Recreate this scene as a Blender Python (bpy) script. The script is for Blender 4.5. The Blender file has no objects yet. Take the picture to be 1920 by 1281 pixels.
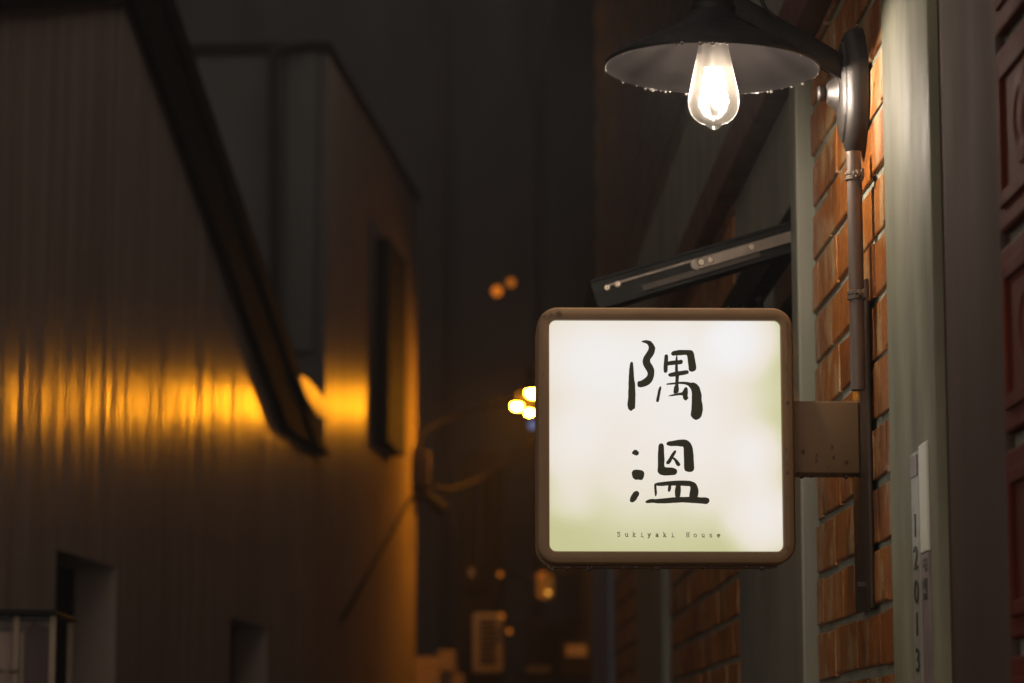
import bpy, bmesh, math, random
from mathutils import Vector, Matrix
from mathutils.geometry import tessellate_polygon

random.seed(7)
S = bpy.context.scene
C = S.collection
R = math.radians

# ------------------------------------------------------------------ camera
F = 5300.0                      # focal length in photo pixels (1920 wide)
PITCH = math.atan(779.5 / F)
YAW = math.atan(98.0 / F * math.cos(PITCH))
EYE = Vector((0, 0, 1.6))
cam = bpy.data.cameras.new('camera')
cam.sensor_width = 36
cam.lens = F / 1920 * 36
cam.clip_start = 0.05
cam.clip_end = 500
cam.dof.use_dof = True
cam.dof.focus_distance = 3.52
cam.dof.aperture_fstop = 6.5
cam.dof.aperture_blades = 0
co = bpy.data.objects.new('camera', cam)
C.objects.link(co)
co.location = EYE
co.rotation_euler = (math.pi / 2 + PITCH, 0, -YAW)
S.camera = co

# ------------------------------------------------------------------ world: night sky with the glow of the street behind the camera
w = bpy.data.worlds.new('World')
S.world = w
w.use_nodes = True
nt = w.node_tree
bg = nt.nodes['Background']
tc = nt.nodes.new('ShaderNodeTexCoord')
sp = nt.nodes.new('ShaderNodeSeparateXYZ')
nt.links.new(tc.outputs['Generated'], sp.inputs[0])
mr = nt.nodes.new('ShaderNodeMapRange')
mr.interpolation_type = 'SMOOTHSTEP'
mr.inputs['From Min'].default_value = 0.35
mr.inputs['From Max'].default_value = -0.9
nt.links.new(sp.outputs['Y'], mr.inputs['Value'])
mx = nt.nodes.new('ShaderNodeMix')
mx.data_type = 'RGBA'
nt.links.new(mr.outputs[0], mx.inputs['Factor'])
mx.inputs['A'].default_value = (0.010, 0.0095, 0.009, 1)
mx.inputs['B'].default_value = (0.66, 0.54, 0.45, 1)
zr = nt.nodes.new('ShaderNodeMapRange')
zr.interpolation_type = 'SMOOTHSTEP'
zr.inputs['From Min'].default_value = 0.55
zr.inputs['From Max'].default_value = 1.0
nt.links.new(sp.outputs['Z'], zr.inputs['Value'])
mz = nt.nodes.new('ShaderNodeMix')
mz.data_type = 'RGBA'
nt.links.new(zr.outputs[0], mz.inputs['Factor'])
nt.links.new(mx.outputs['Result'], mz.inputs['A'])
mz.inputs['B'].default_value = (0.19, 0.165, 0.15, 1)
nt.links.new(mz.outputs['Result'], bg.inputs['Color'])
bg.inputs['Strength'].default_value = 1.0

# ------------------------------------------------------------------ render settings
S.view_settings.view_transform = 'Standard'
S.view_settings.look = 'None'
S.view_settings.exposure = 0
S.view_settings.gamma = 1
S.render.engine = 'CYCLES'
cy = S.cycles
cy.use_denoising = True
try:
    cy.denoiser = 'OPENIMAGEDENOISE'
    cy.denoising_input_passes = 'RGB_ALBEDO_NORMAL'
    cy.denoising_prefilter = 'ACCURATE'
except Exception:
    pass
cy.max_bounces = 8
cy.transparent_max_bounces = 16
cy.sample_clamp_indirect = 4
cy.caustics_reflective = False
cy.caustics_refractive = False
cy.use_light_tree = True

# ------------------------------------------------------------------ turning photo pixels into places
_rot = co.rotation_euler.to_matrix()


def ray(px, py):
    return _rot @ Vector(((px - 960) / F, (640.5 - py) / F, -1))


def at(px, py, Y):
    d = ray(px, py)
    return EYE + d * (Y / d.y)


def at_x(px, py, X):
    d = ray(px, py)
    return EYE + d * (X / d.x)


# ------------------------------------------------------------------ helpers
ORIGIN = {}


def tag(o, label=None, cat=None, group=None, kind=None):
    if label: o['label'] = label
    if cat: o['category'] = cat
    if group: o['group'] = group
    if kind: o['kind'] = kind
    return o


def thing(name, loc, label, cat, group=None):
    o = bpy.data.objects.new(name, None)
    o.empty_display_size = 0.05
    C.objects.link(o)
    o.location = loc
    ORIGIN[o.name] = Vector(loc)
    return tag(o, label, cat, group)


def obj(name, bm, mats, parent=None, smooth=False, origin=None):
    """one mesh object from a bmesh given in world coordinates"""
    if not isinstance(mats, (list, tuple)): mats = [mats]
    base = Vector(origin) if origin is not None else (ORIGIN[parent.name] if parent else Vector((0, 0, 0)))
    bmesh.ops.translate(bm, verts=bm.verts, vec=-base)
    me = bpy.data.meshes.new(name)
    bmesh.ops.recalc_face_normals(bm, faces=bm.faces)
    bm.to_mesh(me)
    bm.free()
    for m in mats: me.materials.append(m)
    if smooth:
        for p in me.polygons: p.use_smooth = True
    o = bpy.data.objects.new(name, me)
    C.objects.link(o)
    if parent:
        o.parent = parent
        o.location = base - ORIGIN[parent.name]
    else:
        o.location = base
    ORIGIN[o.name] = base
    return o


def smooth_by_angle(o, deg=35):
    me = o.data
    bm = bmesh.new(); bm.from_mesh(me)
    for f in bm.faces: f.smooth = True
    for e in bm.edges:
        if len(e.link_faces) == 2 and e.calc_face_angle(0) > R(deg): e.smooth = False
    bm.to_mesh(me); bm.free()
    return o


def box(bm, lo, hi, mi=0, M=None, bevel=0.0, seg=2):
    lo = Vector(lo); hi = Vector(hi)
    r = bmesh.ops.create_cube(bm, size=1)
    vs = r['verts']
    for v in vs:
        v.co = Vector((lo[i] + (v.co[i] + .5) * (hi[i] - lo[i]) for i in range(3)))
    es = list({e for v in vs for e in v.link_edges})
    if bevel > 0:
        rr = bmesh.ops.bevel(bm, geom=es, offset=bevel, segments=seg, affect='EDGES', profile=.5)
        vs = list({v for f in rr['faces'] for v in f.verts} | {v for v in vs if v.is_valid})
    fs = {f for v in vs for f in v.link_faces}
    for f in fs: f.material_index = mi
    if M is not None:
        for v in vs: v.co = M @ v.co
    return vs


def lathe(bm, profile, M, seg=48, mi=0, cap=True):
    """profile = [(radius, height)], axis = local z of M"""
    rings = []
    for r, h in profile:
        if r < 1e-6:
            rings.append([bm.verts.new(M @ Vector((0, 0, h)))])
        else:
            rings.append([bm.verts.new(M @ Vector((r * math.cos(2 * math.pi * i / seg), r * math.sin(2 * math.pi * i / seg), h))) for i in range(seg)])
    for a, b in zip(rings, rings[1:]):
        for i in range(seg):
            j = (i + 1) % seg
            if len(a) == 1 and len(b) == 1: continue
            if len(a) == 1: f = bm.faces.new((a[0], b[j], b[i]))
            elif len(b) == 1: f = bm.faces.new((a[i], a[j], b[0]))
            else: f = bm.faces.new((a[i], a[j], b[j], b[i]))
            f.material_index = mi
    if cap:
        for rg, rev in ((rings[0], True), (rings[-1], False)):
            if len(rg) > 2:
                f = bm.faces.new(rg[::-1] if rev else rg); f.material_index = mi


def frame_to(a, b):
    """matrix with origin a and local z towards b"""
    a = Vector(a); b = Vector(b)
    q = (b - a).to_track_quat('Z', 'Y')
    return Matrix.Translation(a) @ q.to_matrix().to_4x4()


def rod(bm, a, b, r, seg=24, r2=None, mi=0):
    L = (Vector(b) - Vector(a)).length
    lathe(bm, [(r, 0), (r if r2 is None else r2, L)], frame_to(a, b), seg, mi)


def tube(bm, pts, r, seg=10, mi=0):
    pts = [Vector(p) for p in pts]
    rings = []
    up = Vector((0.13, 0.2, 1)).normalized()
    for i, p in enumerate(pts):
        t = (pts[min(i + 1, len(pts) - 1)] - pts[max(i - 1, 0)]).normalized()
        n = t.cross(up)
        if n.length < .05: n = t.cross(Vector((1, 0, 0)))
        n.normalize(); b = t.cross(n)
        rings.append([bm.verts.new(p + n * (r * math.cos(2 * math.pi * k / seg)) + b * (r * math.sin(2 * math.pi * k / seg))) for k in range(seg)])
    for a, b in zip(rings, rings[1:]):
        for i in range(seg):
            j = (i + 1) % seg
            bm.faces.new((a[i], a[j], b[j], b[i])).material_index = mi
    bm.faces.new(rings[0][::-1]).material_index = mi
    bm.faces.new(rings[-1]).material_index = mi


def spline(pts, n=10):
    pts = [Vector(p) for p in pts]
    out = []
    for i in range(len(pts) - 1):
        p0 = pts[max(i - 1, 0)]; p1 = pts[i]; p2 = pts[i + 1]; p3 = pts[min(i + 2, len(pts) - 1)]
        for k in range(n):
            t = k / n
            out.append(.5 * ((2 * p1) + (p2 - p0) * t + (2 * p0 - 5 * p1 + 4 * p2 - p3) * t * t + (3 * p1 - p0 - 3 * p2 + p3) * t ** 3))
    out.append(pts[-1])
    return out


def quad_prism(bm, p, q, mi=0):
    """hexahedron from bottom quad p and top quad q"""
    a = [bm.verts.new(v) for v in p]; b = [bm.verts.new(v) for v in q]
    fs = [bm.faces.new(a[::-1]), bm.faces.new(b)]
    for i in range(4):
        j = (i + 1) % 4
        fs.append(bm.faces.new((a[i], a[j], b[j], b[i])))
    for f in fs: f.material_index = mi


# ------------------------------------------------------------------ materials
def nodes(name):
    m = bpy.data.materials.new(name)
    m.use_nodes = True
    n = m.node_tree
    return m, n, n.nodes['Principled BSDF']


def noise(n, scale, detail=5, vec=None, rough=.55):
    t = n.nodes.new('ShaderNodeTexNoise')
    t.inputs['Scale'].default_value = scale
    t.inputs['Detail'].default_value = detail
    t.inputs['Roughness'].default_value = rough
    if vec: n.links.new(vec, t.inputs['Vector'])
    return t


def coords(n, scale=(1, 1, 1)):
    t = n.nodes.new('ShaderNodeTexCoord')
    mp = n.nodes.new('ShaderNodeMapping')
    mp.inputs['Scale'].default_value = scale
    n.links.new(t.outputs['Object'], mp.inputs['Vector'])
    return mp.outputs['Vector']


def ramp(n, fac, stops):
    r = n.nodes.new('ShaderNodeValToRGB')
    el = r.color_ramp.elements
    while len(el) < len(stops): el.new(.5)
    for e, (p, c) in zip(el, stops):
        e.position = p; e.color = (c[0], c[1], c[2], 1)
    n.links.new(fac, r.inputs['Fac'])
    return r.outputs['Color']


def mixc(n, fac, a, b, mode='MIX'):
    m = n.nodes.new('ShaderNodeMix'); m.data_type = 'RGBA'; m.blend_type = mode
    for s, v in (('Factor', fac), ('A', a), ('B', b)):
        if hasattr(v, 'links') or isinstance(v, bpy.types.NodeSocket): n.links.new(v, m.inputs[s])
        elif isinstance(v, (int, float)): m.inputs[s].default_value = v
        else: m.inputs[s].default_value = (v[0], v[1], v[2], 1)
    return m.outputs['Result']


def surf(name, c1, c2, scale=8, stretch=(1, 1, 1), rough=(.4, .6), metal=0.0, bump=.1, bscale=None, coat=0.0, dist=.004, spec=.5):
    """two-tone noisy painted, plastered or metal surface"""
    m, n, b = nodes(name)
    v = coords(n, stretch)
    t = noise(n, scale, 6, v)
    n.links.new(ramp(n, t.outputs['Fac'], [(.3, c1), (.7, c2)]), b.inputs['Base Color'])
    t2 = noise(n, scale * 2.3, 6, v)
    mr = n.nodes.new('ShaderNodeMapRange')
    mr.inputs['From Min'].default_value = .3; mr.inputs['From Max'].default_value = .7
    mr.inputs['To Min'].default_value = rough[0]; mr.inputs['To Max'].default_value = rough[1]
    n.links.new(t2.outputs['Fac'], mr.inputs['Value'])
    n.links.new(mr.outputs[0], b.inputs['Roughness'])
    b.inputs['Metallic'].default_value = metal
    b.inputs['Specular IOR Level'].default_value = spec
    b.inputs['Coat Weight'].default_value = coat
    if bump:
        t3 = noise(n, bscale or scale * 6, 5, v)
        bp = n.nodes.new('ShaderNodeBump')
        bp.inputs['Strength'].default_value = bump
        bp.inputs['Distance'].default_value = dist
        n.links.new(t3.outputs['Fac'], bp.inputs['Height'])
        n.links.new(bp.outputs[0], b.inputs['Normal'])
    return m


def emit(name, col, strength):
    m = bpy.data.materials.new(name); m.use_nodes = True
    n = m.node_tree
    n.nodes.remove(n.nodes['Principled BSDF'])
    e = n.nodes.new('ShaderNodeEmission')
    e.inputs['Color'].default_value = (*col, 1); e.inputs['Strength'].default_value = strength
    n.links.new(e.outputs[0], n.nodes['Material Output'].inputs['Surface'])
    return m


def brick_mat(name, hot, mid, dark, pale):
    m, n, b = nodes(name)
    g = n.nodes.new('ShaderNodeNewGeometry')
    v = coords(n)
    vs = coords(n, (1, 1, .62))
    per = ramp(n, g.outputs['Random Per Island'], [(0, dark), (.22, mid), (.5, hot), (.72, mid), (1, dark)])
    streak = noise(n, 30, 8, vs, .72)
    col = mixc(n, ramp(n, streak.outputs['Fac'], [(.40, (0, 0, 0)), (.66, (.95, .95, .95))]), per, dark)
    soot_ = noise(n, 7, 5, v, .6)
    col = mixc(n, ramp(n, soot_.outputs['Fac'], [(.50, (0, 0, 0)), (.70, (.75, .75, .75))]), col, tuple(x * .35 for x in dark))
    blot = noise(n, 17, 5, vs, .6)
    spk = noise(n, 520, 2, v)
    ma = n.nodes.new('ShaderNodeMath'); ma.operation = 'MULTIPLY'
    r1 = ramp(n, blot.outputs['Fac'], [(.49, (0, 0, 0)), (.60, (1, 1, 1))])
    r2 = ramp(n, spk.outputs['Fac'], [(.38, (.12, .12, .12)), (.58, (.95, .95, .95))])
    n.links.new(r1, ma.inputs[0]); n.links.new(r2, ma.inputs[1])
    col = mixc(n, ma.outputs[0], col, pale)
    n.links.new(col, b.inputs['Base Color'])
    rr = ramp(n, streak.outputs['Fac'], [(.3, (.22, .22, .22)), (.7, (.5, .5, .5))])
    n.links.new(rr, b.inputs['Roughness'])
    t3 = noise(n, 110, 8, v, .7)
    bp = n.nodes.new('ShaderNodeBump'); bp.inputs['Strength'].default_value = .6; bp.inputs['Distance'].default_value = .004
    n.links.new(t3.outputs['Fac'], bp.inputs['Height']); n.links.new(bp.outputs[0], b.inputs['Normal'])
    return m


M = {}
M['brick'] = brick_mat('glazed_brick', (.48, .175, .030), (.40, .135, .020), (.27, .078, .012), (.50, .36, .18))
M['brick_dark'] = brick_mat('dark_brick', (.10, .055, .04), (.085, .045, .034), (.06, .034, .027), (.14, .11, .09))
M['mortar'] = surf('mortar', (.20, .215, .165), (.34, .355, .28), 18, rough=(.7, .9), bump=.6, bscale=160, dist=.003)
M['pilaster'] = surf('painted_concrete', (.145, .147, .098), (.315, .308, .205), 9, (1, 1, .35), (.6, .8), bump=.35, bscale=140, dist=.002, spec=.3)
M['post'] = surf('grey_green_post', (.16, .17, .13), (.27, .27, .21), 20, (1, 1, .08), (.25, .5), bump=.35, bscale=90, dist=.002)
M['plaster'] = surf('grey_plaster', (.16, .165, .135), (.27, .27, .22), 5, (1, 1, .4), (.5, .75), bump=.3, bscale=60)
M['brown'] = surf('brown_render', (.072, .046, .036), (.105, .070, .056), 5, (1, 1, .3), (.8, .95), bump=.15, spec=.08)
M['redtile'] = surf('red_tile', (.095, .018, .011), (.18, .038, .020), 9, (1, 1, .5), (.7, .85), bump=.2, spec=.05)
M['maroon'] = surf('maroon_band', (.075, .030, .024), (.12, .05, .04), 9, rough=(.45, .6))
M['black'] = surf('black_enamel', (.006, .006, .0072), (.013, .0125, .014), 30, rough=(.36, .52), bump=.15, bscale=300, dist=.001, spec=.28)
M['plate_metal'] = surf('brown_black_metal', (.018, .014, .012), (.032, .026, .022), 30, rough=(.42, .56), bump=.25, bscale=260, dist=.001, spec=.6)
M['shade_in'] = surf('shade_lining', (.0035, .003, .0029), (.006, .0052, .005), 14, rough=(.8, .95), bump=.05, spec=.02)
M['bronze'] = surf('brown_powder_coat', (.225, .135, .062), (.28, .168, .08), 9, rough=(.42, .55), bump=.12, bscale=700, dist=.0008)
M['bronze_dark'] = surf('dark_bronze', (.045, .032, .022), (.075, .05, .035), 12, rough=(.3, .5), bump=.1)
M['pipe'] = surf('grey_conduit', (.13, .10, .085), (.20, .155, .13), 40, (1, 1, .05), (.35, .5), metal=.35, bump=.1)
M['steel'] = surf('worn_steel', (.13, .105, .082), (.20, .165, .13), 40, rough=(.4, .55), metal=.4, bump=.08, spec=.3)
M['screw'] = surf('bright_screw', (.34, .29, .23), (.45, .38, .30), 40, rough=(.3, .45), metal=.6, bump=.08)
M['link'] = surf('dull_link', (.05, .042, .036), (.08, .066, .055), 40, rough=(.5, .65), bump=.05, spec=.2)
M['alu'] = surf('dark_aluminium', (.007, .0075, .0075), (.014, .0145, .014), 20, (1, 1, 1), (.5, .65), metal=0, bump=.05, spec=.15)
M['dark'] = surf('dark_paint', (.005, .0046, .0042), (.010, .009, .008), 8, rough=(.7, .9), spec=.08)
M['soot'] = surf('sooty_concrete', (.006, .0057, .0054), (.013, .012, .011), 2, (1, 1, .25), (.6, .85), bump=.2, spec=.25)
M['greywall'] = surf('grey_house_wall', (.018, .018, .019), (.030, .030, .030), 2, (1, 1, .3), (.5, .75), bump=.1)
M['strip'] = surf('grey_strip', (.035, .035, .034), (.05, .05, .048), 3, (1, 1, .3), (.6, .8), bump=.1)
M['bluegrey'] = surf('blue_grey_paint', (.17, .17, .21), (.26, .26, .31), 5, (1, 1, .4), (.5, .7), bump=.1)
M['boxgrey'] = surf('dirty_box_paint', (.07, .055, .042), (.12, .095, .07), 12, rough=(.6, .8), bump=.1, spec=.2)
M['wet'] = surf('wet_paving', (.03, .03, .032), (.07, .068, .066), 3, rough=(.1, .4), bump=.3)
M['cream'] = surf('cream_case', (.24, .185, .12), (.32, .25, .17), 6, rough=(.4, .6))
M['crate'] = surf('old_crate_wood', (.30, .21, .13), (.42, .30, .19), 12, rough=(.7, .9), bump=.2)
M['glint_metal'] = surf('pale_glint_metal', (.45, .40, .33), (.6, .54, .45), 12, rough=(.3, .4), bump=.25, bscale=9, dist=.012, spec=.6)
M['paper'] = surf('pale_board', (.55, .40, .33), (.66, .49, .41), 3, rough=(.5, .7))
M['ink'] = surf('olive_black_ink', (.058, .066, .042), (.074, .082, .054), 20, rough=(.5, .6), bump=0)
M['ink_thin'] = surf('thin_ink', (.17, .17, .11), (.30, .30, .20), 900, rough=(.5, .6), bump=0)
M['acrylic'] = surf('plaque_plate', (.34, .34, .29), (.44, .43, .37), 8, rough=(.25, .35))
M['white'] = surf('white_strip', (.80, .79, .66), (.86, .85, .72), 8, rough=(.4, .5))
M['mauve'] = surf('faded_mauve', (.20, .15, .15), (.32, .24, .24), 14, rough=(.4, .6))
M['letter'] = surf('black_lettering', (.02, .02, .02), (.03, .03, .03), 20, rough=(.4, .5), bump=0)

M['cable'] = surf('weathered_cable', (.012, .0105, .009), (.022, .019, .016), 20, rough=(.7, .9), bump=.05, spec=.1)
# water
m, n, b = nodes('water_bead')
b.inputs['Base Color'].default_value = (1, 1, 1, 1)
b.inputs['Roughness'].default_value = .02
b.inputs['IOR'].default_value = 1.33
b.inputs['Transmission Weight'].default_value = 1
gb = n.nodes.new('ShaderNodeBsdfTransparent')
b.inputs['Roughness'].default_value = .08
mm = n.nodes.new('ShaderNodeMixShader'); mm.inputs[0].default_value = .35
n.links.new(b.outputs[0], mm.inputs[1]); n.links.new(gb.outputs[0], mm.inputs[2])
n.links.new(mm.outputs[0], n.nodes['Material Output'].inputs['Surface'])
M['water'] = m
m, n, b = nodes('glinting_drop')
b.inputs['Base Color'].default_value = (.75, .70, .65, 1); b.inputs['Roughness'].default_value = .08; b.inputs['IOR'].default_value = 1.4
b.inputs['Transmission Weight'].default_value = .9
M['drop'] = m
# clear glass pane
m, n, b = nodes('pane_glass')
b.inputs['Base Color'].default_value = (.02, .022, .022, 1)
b.inputs['Roughness'].default_value = .06
b.inputs['Alpha'].default_value = .16
M['glass'] = m
m, n, b = nodes('dark_window_glass')
b.inputs['Base Color'].default_value = (.012, .014, .014, 1)
b.inputs['Roughness'].default_value = .08
M['darkglass'] = m

# misted bulb glass: mostly clear, a little rough forward scatter, patchy condensation
m = bpy.data.materials.new('misted_bulb_glass'); m.use_nodes = True
n = m.node_tree; n.nodes.remove(n.nodes['Principled BSDF'])
tr = n.nodes.new('ShaderNodeBsdfTransparent')
tl = n.nodes.new('ShaderNodeBsdfTranslucent'); tl.inputs['Color'].default_value = (1, .93, .80, 1)
rf = n.nodes.new('ShaderNodeBsdfRefraction'); rf.inputs['IOR'].default_value = 1.02; rf.inputs['Roughness'].default_value = .58
gl = n.nodes.new('ShaderNodeBsdfGlossy'); gl.inputs['Roughness'].default_value = .1
t = noise(n, 60, 4, coords(n, (1, 1, .8)))
mist = n.nodes.new('ShaderNodeMapRange')
mist.inputs['From Min'].default_value = .35; mist.inputs['From Max'].default_value = .65
mist.inputs['To Min'].default_value = .0020; mist.inputs['To Max'].default_value = .0056
n.links.new(t.outputs['Fac'], mist.inputs['Value'])
a1 = n.nodes.new('ShaderNodeMixShader'); a1.inputs[0].default_value = .45
n.links.new(tr.outputs[0], a1.inputs[1]); n.links.new(rf.outputs[0], a1.inputs[2])
a2 = n.nodes.new('ShaderNodeMixShader')
n.links.new(mist.outputs[0], a2.inputs[0])
n.links.new(a1.outputs[0], a2.inputs[1]); n.links.new(tl.outputs[0], a2.inputs[2])
a3 = n.nodes.new('ShaderNodeMixShader'); a3.inputs[0].default_value = .03
n.links.new(a2.outputs[0], a3.inputs[1]); n.links.new(gl.outputs[0], a3.inputs[2])
n.links.new(a3.outputs[0], n.nodes['Material Output'].inputs['Surface'])
M['bulb'] = m
M['filament'] = emit('lit_filament', (1, .85, .70), 1900)
M['sodium'] = emit('lit_sodium_bulb', (1, .335, .008), 1180)
M['amber'] = emit('lit_amber_lamp', (1, .24, .015), .75)
M['amber_dim'] = emit('dim_amber_glow', (1, .26, .02), .42)
M['spark'] = emit('lit_small_bulb', (1, .45, .06), 1.6)

# ribbed glossy house wall: upright waves in the paint
def ribbed(name, c1, c2, spec, r0=.17, r1=.29):
    m, n, b = nodes(name)
    v = coords(n, (0.0, 1, .05))
    v2 = coords(n, (1, 1, .25))
    t = noise(n, 3, 5, v2)
    n.links.new(ramp(n, t.outputs['Fac'], [(.3, c1), (.7, c2)]), b.inputs['Base Color'])
    h1 = noise(n, 8, 4, v, .56)
    bp = n.nodes.new('ShaderNodeBump'); bp.inputs['Strength'].default_value = .85; bp.inputs['Distance'].default_value = .02
    n.links.new(h1.outputs['Fac'], bp.inputs['Height'])
    n.links.new(bp.outputs[0], b.inputs['Normal'])
    gl = noise(n, 11, 6, coords(n, (0.0, 1, .12)), .7)
    mr = n.nodes.new('ShaderNodeMapRange')
    mr.inputs['From Min'].default_value = .36; mr.inputs['From Max'].default_value = .64
    mr.inputs['To Min'].default_value = r0; mr.inputs['To Max'].default_value = r1
    n.links.new(gl.outputs['Fac'], mr.inputs['Value'])
    n.links.new(mr.outputs[0], b.inputs['Roughness'])
    b.inputs['Specular IOR Level'].default_value = spec
    return m
M['ribbed'] = ribbed('wavy_gloss_wall', (.36, .295, .26), (.46, .38, .34), .07)
M['ribbed_dull'] = ribbed('wavy_dull_wall', (.34, .27, .235), (.43, .35, .31), .022, .26, .36)

# ------------------------------------------------------------------ setting: ground
W = 0.51                                         # face of the right-hand buildings
bm = bmesh.new()
box(bm, (-12, -6, -.3), (12, 34, 0))
tag(obj('ground', bm, M['wet']), kind='structure')

# ------------------------------------------------------------------ the brick shop on the right
shop = thing('brick_shop', (W + .2, 3.6, 0), 'orange glazed brick shop front with grey green posts that carries the lit sign', 'building')
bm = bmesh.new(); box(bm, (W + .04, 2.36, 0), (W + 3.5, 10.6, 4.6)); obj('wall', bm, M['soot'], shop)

Z0 = at_x(1548, 1176, W).z          # a mortar joint seen in the photo
PITCHZ = .0755


def brick_panel(name, y0, y1, ztop, ph_a, ph_b, L=.205, par=0, bev=.0022):
    bm = bmesh.new()
    box(bm, (W + .0052, y0, 0), (W + .039, y1, ztop), 1)
    k0 = -int(Z0 / PITCHZ)
    k = k0
    while True:
        zb = Z0 + k * PITCHZ + .006
        zt = zb + PITCHZ - .012
        if zb > ztop: break
        zt = min(zt, ztop); zb = max(zb, .002)
        if zt - zb > .01:
            ph = ph_a if (k + par) % 2 == 0 else ph_b
            i = math.floor((y0 - ph) / L)
            while ph + i * L < y1:
                a = max(ph + i * L + .003, y0 + .002); c = min(ph + (i + 1) * L - .003, y1 - .002)
                i += 1
                if c - a < .012: continue
                j = lambda s: random.uniform(-s, s)
                x = W + j(.0018)
                vs = box(bm, (x, a, zb + j(.0012)), (W + .0072, c, zt + j(.0012)), 0)
                for v in vs:
                    v.co.z += j(.0022); v.co.y += j(.0020)
                    if v.co.x < W + .004: v.co.x += j(.0012)
        k += 1
    es = [e for e in bm.edges if all(f.material_index == 0 for f in e.link_faces) and max(v.co.x for v in e.verts) < W + .004]
    bmesh.ops.bevel(bm, geom=es, offset=bev, segments=2, affect='EDGES', profile=.5)
    return obj(name, bm, [M['brick'], M['mortar']], shop, smooth=False)


brick_panel('brick_panel', 3.302, 4.033, 2.63, 3.43, 3.56, par=1)
brick_panel('brick_panel', 5.202, 6.898, 2.63, 5.3, 5.41)
brick_panel('brick_panel', 7.902, 9.398, 2.63, 8.0, 8.11)

# smooth uprights
bm = bmesh.new(); box(bm, (W - .006, 2.972, 0), (W + .0395, 3.298, 2.63), bevel=.004); smooth_by_angle(obj('pilaster', bm, M['pilaster'], shop))
bm = bmesh.new(); box(bm, (W + .004, 2.640, 0), (W + .0395, 2.968, 2.63), bevel=.004); obj('brown_panel', bm, M['brown'], shop)
bm = bmesh.new()
box(bm, (W - .022, 4.037, 0), (W + .0395, 4.110, 2.63), bevel=.004)
box(bm, (W - .010, 4.1105, 0), (W + .0395, 4.205, 2.63), bevel=.003)
obj('window_post', bm, M['post'], shop)
bm = bmesh.new(); box(bm, (W - .02, 6.902, 0), (W + .0395, 7.898, 2.63), bevel=.006); obj('post', bm, M['post'], shop)
bm = bmesh.new(); box(bm, (W - .02, 9.402, 0), (W + .0395, 10.59, 2.63), bevel=.006); obj('end_post', bm, M['bluegrey'], shop)
# plaster round the window (opening y 4.21..5.05)
HEAD = 1.6 + .85; SILL = 1.98
bm = bmesh.new()
box(bm, (W + .002, 4.207, 0), (W + .0395, 5.198, SILL), bevel=.003)
box(bm, (W + .002, 4.207, HEAD), (W + .0395, 5.198, 2.628), bevel=.003)
box(bm, (W + .002, 5.052, SILL + .001), (W + .0395, 5.198, HEAD - .001), bevel=.003)
obj('plaster_surround', bm, M['plaster'], shop)
bm = bmesh.new(); box(bm, (W + .03, 4.207, SILL + .001), (W + .0395, 5.05, HEAD - .001)); obj('window_opening', bm, M['darkglass'], shop)
bm = bmesh.new(); box(bm, (W - .032, 2.37, 2.632), (W + .0395, 10.59, 2.715), bevel=.005); obj('string_course', bm, M['maroon'], shop)
bm = bmesh.new(); box(bm, (W - .004, 2.37, 2.717), (W + .0395, 10.59, 3.01), bevel=.004); obj('plaster_band', bm, M['plaster'], shop)
# upper brick storey: low relief courses
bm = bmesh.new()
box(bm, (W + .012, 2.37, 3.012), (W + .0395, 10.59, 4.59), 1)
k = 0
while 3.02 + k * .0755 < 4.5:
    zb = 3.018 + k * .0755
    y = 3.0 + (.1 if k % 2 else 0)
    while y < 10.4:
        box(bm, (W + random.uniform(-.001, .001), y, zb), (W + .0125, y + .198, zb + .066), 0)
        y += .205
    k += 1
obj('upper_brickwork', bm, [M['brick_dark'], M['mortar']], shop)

# red moulded tiles at the near end
bm = bmesh.new()
box(bm, (W + .012, 2.37, 0), (W + .0395, 2.636, 2.63), 1)
zt0 = at_x(1890, 827, W).z
TH = .1915
for k in range(-12, 8):
    zb = zt0 + k * TH + .008; zt = zb + TH - .016
    if zb < 0 or zt > 2.63: continue
    for i in range(1):
        c = 2.630 - i * .25; a = c - .244
        box(bm, (W + .001, a, zb), (W + .0125, c, zt), 0, bevel=.003)
        for (p, q, r_, s_) in ((a + .02, zb + .02, a + .034, zt - .02), (c - .034, zb + .02, c - .02, zt - .02),
                               (a + .0345, zb + .02, c - .0345, zb + .034), (a + .0345, zt - .034, c - .0345, zt - .02)):
            box(bm, (W - .003, p, q), (W + .0015, r_, s_), 0, bevel=.0015)
        mid = Matrix.Translation((W + .001, (a + c) / 2, (zb + zt) / 2)) @ Matrix.Rotation(-math.pi / 2, 4, 'Y')
        lathe(bm, [(.045, 0), (.042, .002), (.03, .003), (.022, .001), (.012, .003), (0, .004)], mid, 20, 0, False)
obj('tile_panel', bm, [M['redtile'], M['mortar']], shop)

# the top-hung window sash standing open
Hn = Vector((W - .002, 4.225, 1.6 + .785))
tip = at(1112, 556, 4.235)
d = (tip - Hn); d.y = 0; LS = d.length; d.normalize()
upw = Vector((d.z, 0, -d.x));
if upw.z < 0: upw = -upw
MS = Matrix(((d.x, 0, upw.x, Hn.x), (d.y, 1, upw.y, Hn.y), (d.z, 0, upw.z, Hn.z), (0, 0, 0, 1)))
SW = .80
bm = bmesh.new()
T = .024
box(bm, (0, 0, -T), (LS, .042, T), M=MS, bevel=.002)
box(bm, (0, SW - .042, -T), (LS, SW, T), M=MS, bevel=.002)
box(bm, (LS - .045, .0425, -T + .001), (LS - .001, SW - .0425, T - .001), M=MS, bevel=.002)
box(bm, (.001, .0425, -T + .001), (.04, SW - .0425, T - .001), M=MS, bevel=.002)
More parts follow.
